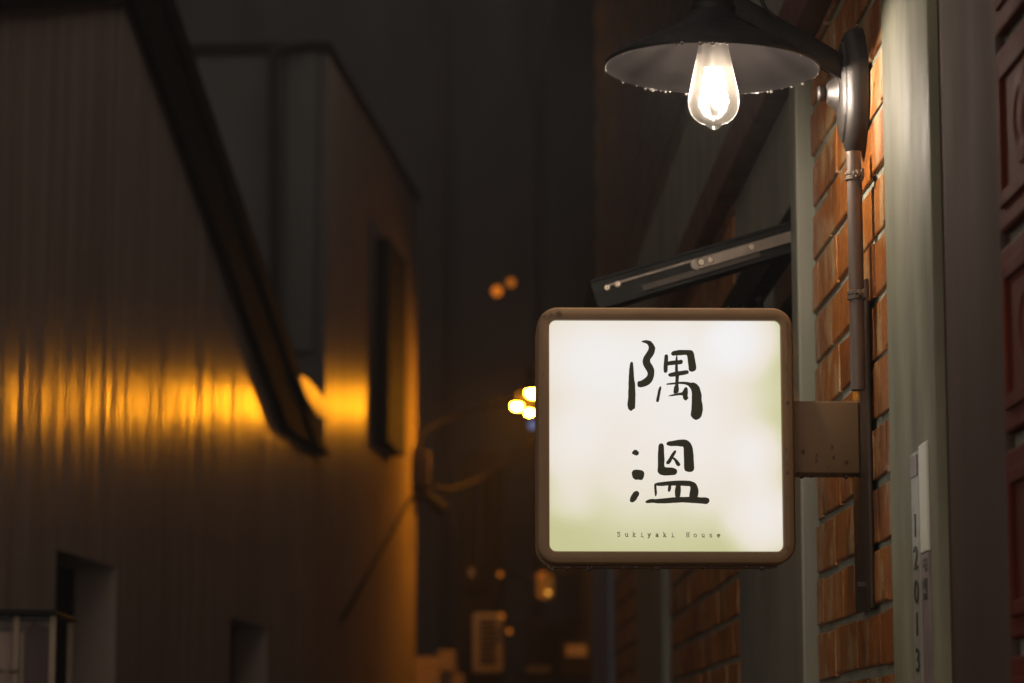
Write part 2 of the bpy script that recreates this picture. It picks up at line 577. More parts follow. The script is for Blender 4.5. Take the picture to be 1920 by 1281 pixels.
# ridges along the visible side of the frame
box(bm, (.004, -.004, .019), (LS - .002, .001, .0235), M=MS, bevel=.001)
box(bm, (.004, -.005, -.0235), (LS - .002, .001, -.018), M=MS, bevel=.001)
sash = obj('window_sash', bm, M['alu'], shop)
bm = bmesh.new(); box(bm, (.0405, .043, -.003), (LS - .0455, SW - .043, .003), M=MS); obj('pane', bm, M['glass'], sash)
bm = bmesh.new()
box(bm, (-.01, -.0075, -.0085), (.158, -.0045, .0085), M=MS, bevel=.001)
lathe(bm, [(.0085, 0), (.0085, .003)], MS @ Matrix.Translation((.158, -.0045, 0)) @ Matrix.Rotation(math.pi / 2, 4, 'X'), 20)
obj('stay_arm', bm, M['steel'], sash)
bm = bmesh.new(); box(bm, (.150, -.0042, .0055), (.300, -.0012, .0095), M=MS, bevel=.0008); obj('stay_track', bm, M['steel'], sash)
bm = bmesh.new(); box(bm, (.06, -.0043, -.0165), (.247, -.0012, -.0065), M=MS, bevel=.001); obj('stay_link', bm, M['link'], sash)
sc = None
for (u, v_) in ((.150, 0.0005), (.136, .0005), (.070, .0012), (.298, .0045), (.281, .0052)):
    bm = bmesh.new()
    Mx = MS @ Matrix.Translation((u, -.0074 if u < .2 else -.004, v_)) @ Matrix.Rotation(math.pi / 2, 4, 'X')
    lathe(bm, [(.0052, 0), (.0046, .0016), (.003, .0023), (.0014, .0016), (0, .0012)], Mx, 18, 0, False)
    smooth_by_angle(obj('screw', bm, M['screw'], sash), 50)
# inside stay rods crossing the opening
bm = bmesh.new()
rod(bm, (W + .01, 4.30, 2.02), (W - .06, 4.55, 2.33), .006)
rod(bm, (W + .01, 4.55, 2.02), (W - .05, 4.30, 2.30), .006)
obj('stay_rod', bm, M['alu'], sash)

# ------------------------------------------------------------------ the hanging lit sign
YS = 3.50
pc = (at(1007, 817, YS) + at(1490, 817, YS)) / 2
topz = at(1248, 576, YS).z; botz = at(1248, 1058, YS).z
sx = (at(1490, 817, YS).x - at(1007, 817, YS).x) / 2
sz = (topz - botz) / 2
SC = Vector((pc.x, YS, (topz + botz) / 2))
sign = thing('hanging_sign', (SC.x, YS + .05, SC.z), 'square lit white signboard with brown rounded frame and brush writing on a wall bracket', 'sign')


def rrect(hx, hz, r, n=10):
    out = []
    for cx, cz, a0 in ((hx - r, hz - r, 0), (-hx + r, hz - r, 90), (-hx + r, -hz + r, 180), (hx - r, -hz + r, 270)):
        for i in range(n + 1):
            a = R(a0 + 90 * i / n)
            out.append((cx + r * math.cos(a), cz + r * math.sin(a)))
    return out


def loops(bm, spec, mi=0, closed_ends=False):
    """spec = [(hx, hz, radius, y)] lofted round the sign centre"""
    rings = []
    for hx, hz, r, y in spec:
        rings.append([bm.verts.new((SC.x + x, YS + y, SC.z + z)) for x, z in rrect(hx, hz, r)])
    N = len(rings[0])
    for a, b in zip(rings, rings[1:]):
        for i in range(N):
            j = (i + 1) % N
            bm.faces.new((a[i], a[j], b[j], b[i])).material_index = mi
    if closed_ends:
        bm.faces.new(rings[0]); bm.faces.new(rings[-1][::-1])
    return rings


ix = (at(1467.5, 817, YS).x - at(1031, 817, YS).x) / 2
iz = (at(1248, 599, YS).z - at(1248, 1033, YS).z) / 2
for side in (0, 1):
    bm = bmesh.new()
    f = (lambda y: y) if side == 0 else (lambda y: .100 - y)
    spec = [(ix + .0035, iz + .0035, .0095, f(.030)), (ix, iz, .0085, f(.009)), (ix, iz, .0085, f(.0022)), (ix + .0012, iz + .0012, .0095, f(.0008)),
            (ix + .006, iz + .006, .013, f(0)), (sx - .006, sz - .006, .0215, f(.0)), (sx - .0025, sz - .0025, .0240, f(.001)),
            (sx - .0006, sz - .0006, .0255, f(.0032)), (sx, sz, .0262, f(.006)), (sx, sz, .0262, f(.030)), (sx - .003, sz - .003, .0235, f(.0302)),
            (ix + .0035, iz + .0035, .0095, f(.030))]
    loops(bm, spec)
    smooth_by_angle(obj('frame' if side == 0 else 'rear_frame', bm, M['bronze'], sign), 30)
bm = bmesh.new()
loops(bm, [(sx - .004, sz - .004, .0225, .0305), (sx - .004, sz - .004, .0225, .0445), (sx - .0015, sz - .0015, .0245, .0455), (sx - .0015, sz - .0015, .0245, .0545),
           (sx - .004, sz - .004, .0225, .0555), (sx - .004, sz - .004, .0225, .0695)])
smooth_by_angle(obj('casing', bm, M['bronze_dark'], sign), 30)

# backlit panels: uneven lamps behind white acrylic
m = bpy.data.materials.new('backlit_acrylic'); m.use_nodes = True
n = m.node_tree; n.nodes.remove(n.nodes['Principled BSDF'])
tcn = n.nodes.new('ShaderNodeTexCoord')
wob = noise(n, 9, 2, tcn.outputs['Object'])
wv = n.nodes.new('ShaderNodeVectorMath'); wv.operation = 'MULTIPLY_ADD'
wv.inputs[1].default_value = (.03, 0, .03); n.links.new(wob.outputs['Color'], wv.inputs[0])
n.links.new(tcn.outputs['Object'], wv.inputs[2])
off = n.nodes.new('ShaderNodeVectorMath'); off.operation = 'SUBTRACT'; off.inputs[1].default_value = (.015, 0, .015)
n.links.new(wv.outputs[0], off.inputs[0])


def lamp_field(spots):
    cur = None
    for (px, py, rad, gain) in spots:
        p = at(px, py, YS) - Vector((SC.x, YS + .05, SC.z)); p.y = 0
        s1 = n.nodes.new('ShaderNodeVectorMath'); s1.operation = 'MULTIPLY'; s1.inputs[1].default_value = (1, 0, 1)
        n.links.new(off.outputs[0], s1.inputs[0])
        s2 = n.nodes.new('ShaderNodeVectorMath'); s2.operation = 'DISTANCE'; s2.inputs[1].default_value = p
        n.links.new(s1.outputs[0], s2.inputs[0])
        mr = n.nodes.new('ShaderNodeMapRange'); mr.interpolation_type = 'SMOOTHERSTEP'
        mr.inputs['From Min'].default_value = rad * 3.5 / 5300; mr.inputs['From Max'].default_value = 0
        mr.inputs['To Max'].default_value = gain
        n.links.new(s2.outputs['Value'], mr.inputs['Value'])
        if cur is None: cur = mr.outputs[0]
        else:
            a = n.nodes.new('ShaderNodeMath'); a.operation = 'ADD'
            n.links.new(cur, a.inputs[0]); n.links.new(mr.outputs[0], a.inputs[1]); cur = a.outputs[0]
    return cur


fld = lamp_field([(1230, 770, 330, .62), (1110, 690, 170, .28), (1060, 825, 110, .38), (1070, 650, 150, .30), (1385, 632, 105, .85), (1320, 740, 190, .16),
                  (1425, 855, 90, .42), (1435, 970, 110, .62), (1370, 890, 160, .22), (1065, 930, 80, .20), (1210, 620, 150, .24), (1300, 640, 140, .2)])
cr = ramp(n, fld, [(0.0, (.585, .57, .30)), (.16, (.71, .685, .455)), (.34, (.84, .765, .645)), (.60, (.88, .82, .75)), (1.0, (.90, .885, .88))])
# ramp input is clamped to 1, so the hottest lamps get their extra in strength
st = n.nodes.new('ShaderNodeMapRange'); st.inputs['From Min'].default_value = 1.0; st.inputs['From Max'].default_value = 2.2
st.inputs['To Min'].default_value = 1.0; st.inputs['To Max'].default_value = 1.16
n.links.new(fld, st.inputs['Value'])
e = n.nodes.new('ShaderNodeEmission')
n.links.new(cr, e.inputs['Color']); n.links.new(st.outputs[0], e.inputs['Strength'])
n.links.new(e.outputs[0], n.nodes['Material Output'].inputs['Surface'])
M['panel'] = m
for y in (.0085, .0915):
    bm = bmesh.new()
    a = [bm.verts.new((SC.x + x, YS + y, SC.z + z)) for x, z in rrect(ix - .0002, iz - .0002, .0083)]
    y2 = y + (.004 if y < .05 else -.004)
    b = [bm.verts.new((SC.x + x, YS + y2, SC.z + z)) for x, z in rrect(ix - .0002, iz - .0002, .0083)]
    bm.faces.new(a); bm.faces.new(b[::-1])
    for i in range(len(a)):
        j = (i + 1) % len(a)
        bm.faces.new((a[i], b[i], b[j], a[j]))
    obj('light_panel' if y < .05 else 'rear_light_panel', bm, M['panel'], sign)

# brush characters, outlined stroke by stroke
KA = (1150, 620, 7.1143)
GL1 = [
    [(228, 425), (245, 415), (262, 425), (272, 520), (275, 640), (290, 700), (292, 780), (297, 880), (290, 1045), (272, 1045), (237, 1078), (205, 1055), (187, 1010), (190, 950), (198, 900), (200, 760), (205, 600), (215, 480)],
    [(375, 150), (385, 135), (430, 128), (490, 135), (525, 165), (552, 210), (560, 240), (548, 300), (520, 350), (492, 385), (490, 420), (515, 455), (540, 500), (548, 555), (540, 625), (515, 680), (485, 715), (430, 745), (365, 760), (325, 750), (318, 715), (325, 680), (370, 668), (400, 650), (440, 620), (460, 580), (450, 545), (420, 500), (395, 455), (388, 410), (400, 360), (440, 300), (468, 250), (472, 215), (455, 185), (425, 165), (395, 160)],
    [(685, 318), (732, 318), (728, 420), (722, 560), (686, 568), (668, 548), (672, 450), (678, 370)],
    [(715, 420), (770, 403), (880, 395), (905, 385), (932, 408), (915, 450), (860, 452), (730, 468), (715, 465)],
    [(768, 305), (785, 278), (850, 262), (940, 258), (1050, 262), (1075, 300), (1090, 390), (1105, 470), (1108, 515), (1080, 545), (1040, 550), (1008, 535), (1000, 470), (985, 330), (960, 322), (915, 330), (850, 330), (800, 338), (775, 325)],
    [(840, 325), (855, 325), (860, 440), (862, 545), (878, 600), (870, 680), (868, 720), (875, 770), (872, 830), (800, 850), (805, 760), (828, 720), (825, 690), (828, 610), (822, 540), (825, 450), (828, 390)],
    [(728, 590), (745, 570), (830, 550), (920, 538), (980, 528), (1005, 540), (1005, 575), (960, 588), (880, 602), (800, 618), (740, 615)],
    [(702, 718), (715, 705), (820, 692), (920, 682), (990, 685), (1030, 698), (1060, 690), (1110, 710), (1150, 755), (1165, 810), (1178, 860), (1175, 920), (1190, 985), (1195, 1050), (1185, 1110), (1165, 1165), (1105, 1198), (1060, 1175), (1028, 1132), (1040, 1060), (1045, 960), (1048, 850), (1040, 790), (1005, 740), (950, 715), (870, 712), (800, 720), (715, 725)],
    [(732, 870), (790, 850), (870, 832), (920, 825), (945, 770), (970, 752), (992, 770), (995, 830), (990, 885), (1005, 900), (965, 942), (928, 908), (928, 860), (840, 868), (740, 880)],
    [(605, 770), (628, 740), (643, 755), (625, 840), (608, 955), (568, 952), (575, 900), (590, 830)],
]
KB = (1150, 810, 8.538)
GL2 = [
    [(298, 325), (340, 282), (380, 295), (412, 328), (405, 362), (375, 383), (335, 370), (300, 350)],
    [(292, 650), (320, 610), (370, 603), (430, 610), (470, 620), (500, 658), (490, 720), (470, 760), (445, 775), (400, 762), (350, 770), (310, 735), (298, 690)],
    [(262, 1085), (280, 1030), (320, 965), (370, 940), (410, 960), (415, 1010), (385, 1050), (370, 1090), (320, 1130), (270, 1125)],
    [(722, 215), (745, 185), (790, 185), (810, 220), (812, 330), (820, 450), (815, 565), (880, 570), (960, 572), (1020, 605), (1022, 660), (990, 690), (900, 698), (810, 700), (745, 685), (705, 640), (712, 560), (712, 400), (718, 290)],
    [(845, 190), (870, 155), (950, 145), (1050, 125), (1130, 120), (1190, 135), (1240, 180), (1270, 260), (1285, 360), (1288, 480), (1298, 600), (1255, 645), (1180, 640), (1132, 612), (1130, 450), (1125, 232), (1075, 238), (1030, 225), (920, 230), (860, 215)],
    [(970, 300), (1005, 292), (1005, 330), (960, 405), (920, 490), (890, 520), (850, 515), (840, 490), (880, 440), (920, 370)],
    [(950, 400), (1000, 425), (1050, 480), (1075, 520), (1065, 545), (1030, 553), (1000, 520), (975, 460), (945, 432)],
    [(650, 830), (720, 808), (850, 795), (1000, 780), (1130, 778), (1240, 785), (1310, 815), (1340, 855), (1355, 910), (1365, 940), (1360, 1000), (1352, 1030), (1345, 1060), (1210, 1060), (1220, 980), (1240, 870), (1160, 868), (1085, 862), (1070, 860), (990, 862), (930, 862), (830, 862), (780, 868), (700, 865), (680, 850)],
    [(650, 828), (690, 850), (695, 940), (700, 965), (690, 1030), (665, 1032), (655, 930)],
    [(880, 850), (932, 852), (915, 950), (890, 965), (868, 945)],
    [(1000, 850), (1080, 852), (1080, 950), (1068, 1055), (990, 1055), (982, 950)],
    [(508, 1118), (550, 1085), (640, 1070), (660, 1078), (800, 1065), (980, 1045), (1150, 1042), (1340, 1040), (1400, 1050), (1500, 1048), (1540, 1080), (1535, 1130), (1490, 1160), (1400, 1148), (1280, 1140), (1150, 1130), (1000, 1135), (880, 1142), (800, 1145), (720, 1145), (630, 1135), (525, 1143)],
]


def chaikin(p, k=.2):
    out = []
    for i in range(len(p)):
        a = p[i]; b = p[(i + 1) % len(p)]
        out.append((a[0] + (b[0] - a[0]) * k, a[1] + (b[1] - a[1]) * k))
        out.append((a[0] + (b[0] - a[0]) * (1 - k), a[1] + (b[1] - a[1]) * (1 - k)))
    return out


def glyph(strokes, key, name, mat, thick=.0006):
    bm = bmesh.new()
    ox, oy, s = key
    yb = YS + .0085
    for i, st_ in enumerate(strokes):
        p = chaikin(chaikin(st_, .2), .25)
        p = [(x + random.uniform(-1.6, 1.6), y + random.uniform(-1.6, 1.6)) for x, y in p]
        q = [at(ox + x / s, oy + y / s, YS + .0085) for x, y in p]
        front = yb - thick - i * .00006
        va = [bm.verts.new((v.x, front, v.z)) for v in q]
        vb = [bm.verts.new((v.x, yb - .0001, v.z)) for v in q]
        for tri in tessellate_polygon([[Vector((v.x * 100, v.z * 100, 0)) for v in q]]):
            try: bm.faces.new([va[t] for t in tri])
            except ValueError: pass
        for a in range(len(va)):
            c = (a + 1) % len(va)
            bm.faces.new((va[a], vb[a], vb[c], va[c]))
    return obj(name, bm, mat, sign)


glyph(GL1, KA, 'brush_character', M['ink'])
glyph(GL2, KB, 'brush_character', M['ink'])

# the small typewritten line, drawn as thin strokes on a 10 x 14 cell (baseline y = 0)
TYPE = {
    'S': [[(8, 10), (8, 12), (5, 13.2), (2, 12), (1.5, 10), (3, 8), (6, 6.8), (8.4, 5), (8.2, 2), (5, .2), (2, 1.4), (1.6, 3.4)]],
    'u': [[(.5, 9), (2, 9), (2, 3), (3.5, .6), (5.5, .8), (7.5, 3)], [(6, 9), (7.5, 9), (7.5, .4), (9.4, .4)]],
    'k': [[(.6, 13), (2.2, 13), (2.2, .4)], [(.6, .4), (3.8, .4)], [(2.2, 4), (6.6, 8.6)], [(5.2, 8.8), (8.4, 8.8)], [(4, 5.6), (7.4, .4)], [(6, .4), (9.2, .4)]],
    'i': [[(2.4, 8.6), (5, 8.6), (5, .4)], [(2, .4), (8.6, .4), (9.4, -1.6)], [(4.6, 11.6), (5.4, 12.4)]],
    'y': [[(.4, 8.8), (3, 8.8)], [(1.6, 8.8), (5, .8)], [(6.4, 8.8), (9.4, 8.8)], [(8, 8.8), (4, -2.2), (2.2, -3), (1.2, -2)]],
    'a': [[(1.6, 7.4), (3, 8.8), (5.4, 8.8), (7, 7.4), (7, .8), (9, .4)], [(7, 5.2), (3.4, 4.8), (1.6, 3), (2.2, .9), (4.4, .4), (7, 2.4)]],
    'H': [[(2.2, 12.6), (2.2, .4)], [(7.8, 12.6), (7.8, .4)], [(2.2, 6.6), (7.8, 6.6)], [(.8, 12.6), (3.6, 12.6)], [(6.4, 12.6), (9.2, 12.6)], [(.8, .4), (3.6, .4)], [(6.4, .4), (9.2, .4)]],
    'o': [[(5, 8.9), (2.2, 7.8), (1.2, 4.6), (2.2, 1.4), (5, .3), (7.8, 1.4), (8.8, 4.6), (7.8, 7.8), (5, 8.9)]],
    's': [[(7.6, 7.2), (7.2, 8.6), (4.6, 9), (2.2, 7.8), (2.4, 5.8), (5, 4.8), (7.8, 3.6), (7.6, 1.2), (5, .2), (2.2, .8), (1.8, 2.2)]],
    'e': [[(1.6, 4.8), (8.2, 4.8), (7.6, 7.8), (5, 9), (2.4, 7.6), (1.4, 4.6), (2.6, 1.4), (5.2, .4), (8, 1.8)]],
}
bm = bmesh.new()
cx0 = {0: 168, 1: 292, 2: 410, 3: 530, 4: 645, 5: 768, 6: 890, 7: 1012, 9: 1250, 10: 1365, 11: 1490, 12: 1610, 13: 1732}
for i, ch in enumerate('Sukiyaki House'):
    if ch == ' ': continue
    px = 1140 + cx0[i] / 8.348; base = 980 + (222 + 9 * i / 13) / 8.348
    u = .66
    wd = .62 * (1.25 if ch in 'eay' else .95)
    for pl in TYPE[ch]:
        for (xa, ya), (xb, yb) in zip(pl, pl[1:]):
            A = Vector((px + (xa - 5) * u, base - ya * u)); B = Vector((px + (xb - 5) * u, base - yb * u))
            dd = (B - A).normalized(); nn = Vector((-dd.y, dd.x)) * wd * random.uniform(.8, 1.2); A -= dd * .3; B += dd * .3
            lift = random.uniform(.0003, .0006)
            q = [at(p.x, p.y, YS + .0085) for p in (A + nn, B + nn, B - nn, A - nn)]
            quad_prism(bm, [Vector((v.x, YS + .0084, v.z)) for v in q], [Vector((v.x, YS + .0085 - lift, v.z)) for v in q])
obj('caption', bm, M['ink_thin'], sign)

# bracket: box arm and flat wall plate
a0 = at(1491, 752, YS + .03); a1 = at(1623, 888, YS + .03)
bm = bmesh.new(); box(bm, (SC.x + sx - .001, YS + .030, a1.z), (W - .0075, YS + .085, a0.z), bevel=.0025, seg=3); smooth_by_angle(obj('bracket_arm', bm, M['bronze'], sign))
pt = at_x(1632, 512, W - .006).z; pb = at_x(1640, 1138, W - .006).z
bm = bmesh.new(); box(bm, (W - .007, 3.463, pb), (W - .0022, 3.600, pt), bevel=.0012); smooth_by_angle(obj('wall_plate', bm, M['bronze_dark'], sign))
bm = bmesh.new()
rod(bm, at_x(1618, 551, W - .0072), at_x(1618, 551, W - .0072) + Vector((-.008, 0, 0)), .006, 8)
obj('bolt', bm, M['steel'], sign)
bm = bmesh.new()
p = at_x(1622, 1100, W - .0072)
rod(bm, p, p + Vector((-.010, 0, 0)), .0065, 6)
obj('bolt', bm, M['bronze_dark'], sign)

# ------------------------------------------------------------------ rain drops
DROPM = {}


def drop_mesh(kind):
    if kind in DROPM: return DROPM[kind]
    bm = bmesh.new()
    if kind == 'hang':          # flattened top, hanging belly
        lathe(bm, [(0, .15), (.62, .12), (.86, -.1), (1.0, -.55), (.95, -.95), (.72, -1.35), (.38, -1.6), (0, -1.68)], Matrix.Identity(4), 16, 0, False)
    else:                       # sitting bead on an upright face, y is outwards (negative), tail on top
        bmesh.ops.create_uvsphere(bm, u_segments=16, v_segments=10, radius=1)
        for v in bm.verts:
            v.co.y *= .55
            if v.co.z > 0: v.co.z *= 1.35; v.co.x *= 1 - .35 * min(1, v.co.z / 1.35)
    me = bpy.data.meshes.new('rain_drop_' + kind)
    bmesh.ops.recalc_face_normals(bm, faces=bm.faces)
    bm.to_mesh(me); bm.free()
    for p in me.polygons: p.use_smooth = True
    me.materials.append(M['drop' if kind == 'hang' else 'water'])
    DROPM[kind] = me
    return me


def drop(parent, p, r, kind='hang', rotz=0, stretch=1):
    o = bpy.data.objects.new('rain_drop', drop_mesh(kind))
    C.objects.link(o)
    o.parent = parent
    o.location = Vector(p) - ORIGIN[parent.name]
    o.scale = (r, r, r * stretch)
    o.rotation_euler = (0, 0, rotz)
    return o


PX = 3.52 / F
# along the underside of the sign
for px, r in ((1032, 4.6), (1064, 4.6), (1104, 5), (1125, 2.4), (1167, 3.6), (1192, 2.8), (1233, 4.2), (1256, 2.2), (1318, 3.2), (1333, 1.8), (1398, 2.4), (1429, 4.2), (1455, 2), (1148, 1.6), (1290, 1.8), (1372, 1.7)):
    x = at(px, 1060, YS + .05).x
    drop(sign, (x, YS + .05, SC.z - sz + .0012), 1.25 * r * PX)
# down the left edge of the sign
for py in (735, 771, 795, 868, 905, 922, 943, 955, 972, 1000, 1015):
    p = at(1006, py, YS + .05)
    drop(sign, (SC.x - sx + .0009, YS + .05, p.z), random.uniform(1.2, 2.2) * PX, 'hang')
# beads on the frame face and bracket
for px, py, r in ((1048, 589, 5), (1033, 590, 3), (1022, 593, 3), (1201, 589, 2.2), (1476, 609, 3), (1476, 630, 2.3), (1478, 647, 2.2), (1474, 688, 2.4), (1477, 756, 3.6), (1476, 790, 1.9), (1474, 843, 2.3), (1477, 887, 3.2),
                  (1475, 870, 1.8), (1477, 1028, 2.8), (1080, 1049, 1.6), (1115, 1050, 1.5), (1019, 703, 1.8), (1268, 1043, 1.5), (1015, 1020, 1.8), (1365, 577, 2.2), (1475, 935, 1.6), (1475, 720, 1.7)):
    p = at(px, py, YS)
    drop(sign, (p.x, YS - .0002, p.z), r * PX, 'bead')
for px, py, r, s_ in ((1506, 848, 3.6, 1.25), (1531, 854, 1.8, 1.3), (1530, 865, 3, 1.1), (1560, 838, 3.2, 1), (1563, 858, 2.5, 1.5), (1587, 868, 3.1, 1.2), (1553, 878, 1.5, 1.2), (1586, 836, 1.8, 1.2), (1519, 775, 1.6, 1), (1618, 765, 2, 1.2)):
    p = at(px, py, YS + .03)
    drop(sign, (p.x, YS + .0298, p.z), r * PX, 'bead', 0, s_)
for px, r in ((1503, 4.6), (1521, 3.6), (1551, 3.2), (1569, 3.4), (1586, 5)):
    x = at(px, 890, YS + .055).x
    drop(sign, (x, YS + .055, a1.z + .0008), r * PX)
p = at_x(1627, 1140, W - .005); drop(sign, (W - .0045, p.y, pb + .0008), 3.2 * PX)

# fine spray on the sign frame: too many to count
def bead_patch(bm, p, r, nrm):
    q = Vector(nrm).to_track_quat('Z', 'Y').to_matrix().to_4x4()
    lathe(bm, [(r, 0), (r * .9, r * .3), (r * .55, r * .55), (0, r * .65)], Matrix.Translation(p) @ q, 8, 0, False)
bm = bmesh.new()
for i in range(330):
    e_ = random.random()
    side = random.choice((0, 1, 1, 2, 3))
    if side == 0: px, py = random.uniform(1015, 1480), random.uniform(580, 596)
    elif side == 1: px, py = random.uniform(1470, 1487), random.uniform(600, 1040)
    elif side == 2: px, py = random.uniform(1011, 1028), random.uniform(600, 1040)
    else: px, py = random.uniform(1020, 1480), random.uniform(1037, 1055)
    p = at(px, py, YS); p.y = YS - .00005
    bead_patch(bm, p, random.uniform(.35, .9) * PX, (0, -1, 0))
for i in range(140):
    x = SC.x + random.uniform(-sx + .02, sx - .02)
    bead_patch(bm, Vector((x, YS + random.uniform(.035, .066), SC.z - sz + .0039)), random.uniform(.5, 1.4) * PX, (0, 0, -1))
tag(obj('spray_beads', bm, M['water'], sign, smooth=True), kind='stuff')

# ------------------------------------------------------------------ the wall lamp
YL = 3.46
rc = at(1335, 127, YL)                                  # centre of the shade rim
RR = (at(1537, 127, YL).x - at(1133, 127, YL).x) / 2
lamp = thing('wall_lamp', (W - .01, YL, rc.z), 'black cone shade wall lamp with glowing bulb on curved arm above the sign', 'lamp')
tilt = Matrix.Translation(rc) @ Matrix.Rotation(R(1.6), 4, 'Y')
HS = at(1335, 22, YL).z - rc.z
bm = bmesh.new()
outer = [(RR - .0012, -.0022), (RR, -.001), (RR, .002), (RR - .003, .0045), (RR * .93, .011), (RR * .8, .0205), (RR * .6, .034), (RR * .4, .0485), (RR * .26, .0605), (.0275, HS)]
inner = [(.024, HS - .002), (RR * .26 - .001, .0575), (RR * .4, .0455), (RR * .6, .0310), (RR * .8, .0175), (RR * .93, .008), (RR - .0036, .002), (RR - .0022, -.0018)]
lathe(bm, outer, tilt, 96, 0, False)
lathe(bm, inner + [outer[0]], tilt, 96, 1, False)
shade = obj('lamp_shade', bm, [M['black'], M['shade_in']], lamp)
smooth_by_angle(shade, 40)
bm = bmesh.new()
lathe(bm, [(.0272, HS - .004), (.0285, HS - .001), (.0285, HS + .006), (.0262, HS + .008), (.0262, HS + .020), (.0275, HS + .022), (.0275, HS + .034), (.025, HS + .046), (.014, HS + .054), (0, HS + .055)], tilt, 48)
smooth_by_angle(obj('lamp_holder', bm, M['black'], lamp), 40)
# socket and bulb
bz = at(1338, 243, YL).z                                # bottom of the bulb
BC = Vector((at(1338, 150, YL).x, YL, bz))
BM = Matrix.Translation(BC)
bm = bmesh.new()
lathe(bm, [(.019, .118), (.021, .120), (.021, HS + rc.z - bz - .001), (.010, HS + rc.z - bz)], BM, 32)
smooth_by_angle(obj('socket', bm, M['black'], lamp), 40)
prof = [(0, 0), (.0030, .0003), (.0058, .0015), (.0080, .0036), (.0097, .0056), (.0108, .0068), (.0135, .0076), (.0190, .0098), (.0240, .0138), (.0280, .0190), (.0307, .0250), (.0320, .031), (.0323, .037), (.0316, .044),
        (.0298, .053), (.0275, .064), (.0250, .076), (.0225, .088), (.0203, .099), (.0188, .108), (.0182, .117)]
bm = bmesh.new(); lathe(bm, prof, BM, 64, 0, False)
bulb = obj('bulb', bm, M['bulb'], lamp, smooth=True, origin=BC)
bm = bmesh.new()
for i in range(6):
    a = 2 * math.pi * i / 6 + .3
    rod(bm, BC + Vector((.018 * math.cos(a), .018 * math.sin(a), .036)), BC + Vector((.0095 * math.cos(a), .0095 * math.sin(a), .078)), .0013, 8)
obj('filament', bm, M['filament'], bulb)
bm = bmesh.new()
lathe(bm, [(.0085, .117), (.008, .100), (.0062, .094), (.0035, .088), (.0026, .08), (.0022, .032), (.0035, .028), (.0050, .022), (.0055, .0165), (.003, .016), (0, .016)], BM, 24, 0, False)
obj('stem', bm, M['bulb'], bulb, smooth=True)
# arm: flat channel from the wall boss up over the shade
pa = at(1574, 124, YL + .02); pb_ = at(1372, 8, YL + .0)
MA = frame_to(pa, pb_)
bm = bmesh.new()
LA = (pb_ - pa).length
ydir = MA.inverted().to_3x3() @ Vector((0, 1, 0))
# section axes: along y (depth) and across the arm
ax = Vector((0, 1, 0)); az = (pb_ - pa).normalized(); ac = ax.cross(az).normalized()
MA = Matrix(((ac.x, ax.x, az.x, pa.x), (ac.y, ax.y, az.y, pa.y), (ac.z, ax.z, az.z, pa.z), (0, 0, 0, 1)))
box(bm, (-.0145, -.009, -.012), (.0145, .009, LA + .03), M=MA, bevel=.004, seg=3)
box(bm, (-.0165, -.0105, -.012), (-.0130, -.0075, LA), M=MA, bevel=.001)
smooth_by_angle(obj('arm', bm, M['black'], lamp), 40)
# wall plate: long oval with stepped ridges, boss and knob
PCW = Vector((W, 3.50, at_x(1612, 158, W - .01).z))
bm = bmesh.new()
ov = []
HZ = .0835; HY = .054
for (k, xo) in ((1.0, 0), (1.0, .010), (.97, .017), (.90, .0225), (.80, .0255), (.77, .0245), (.74, .028), (.6, .031), (.4, .033), (.2, .034)):
    ring = []
    for i in range(48):
        a = 2 * math.pi * i / 48
        cy_, cz_ = math.cos(a), math.sin(a)
        yy = HY * k * cy_ * (1 - .35 * abs(cz_) ** 3)
        zz = HZ * (k * .9 + .1 * (1 if k > .7 else k)) * math.copysign(abs(cz_) ** .9, cz_)
        ring.append(bm.verts.new((W - xo, PCW.y + yy, PCW.z + zz)))
    ov.append(ring)
for a, b in zip(ov, ov[1:]):
    for i in range(48):
        j = (i + 1) % 48
        bm.faces.new((a[i], a[j], b[j], b[i]))
bm.faces.new(ov[-1]); bm.faces.new(ov[0][::-1])
smooth_by_angle(obj('wall_plate', bm, M['plate_metal'], lamp), 45)
bz_ = at_x(1575, 160, .475).z
MB = Matrix.Translation((W - .032, 3.50, bz_)) @ Matrix.Rotation(-math.pi / 2, 4, 'Y')
bm = bmesh.new()
lathe(bm, [(.027, -.012), (.0265, -.001), (.0240, 0), (.0245, .0015), (.0205, .0050), (.0160, .0098), (.0125, .0140), (.0100, .0150), (0, .0155)], MB, 40, 0, True)
smooth_by_angle(obj('boss', bm, M['plate_metal'], lamp), 40)
bm = bmesh.new()
MK = MB @ Matrix.Translation((0, 0, .0155))
lathe(bm, [(.0055, -.001), (.0055, .002), (.0095, .0025), (.0098, .008), (.008, .0100), (0, .0105)], MK, 24)
smooth_by_angle(obj('knob', bm, M['plate_metal'], lamp), 40)
# flex leaving the holder and dropping onto the arm
bm = bmesh.new()
tube(bm, spline([at(1395, -60, YL - .012), at(1420, -28, YL - .014), at(1428, 0, YL - .014), at(1437, 18, YL - .012), at(1452, 32, YL - .010)], 8), .0026)
obj('flex', bm, M['black'], lamp, smooth=True)

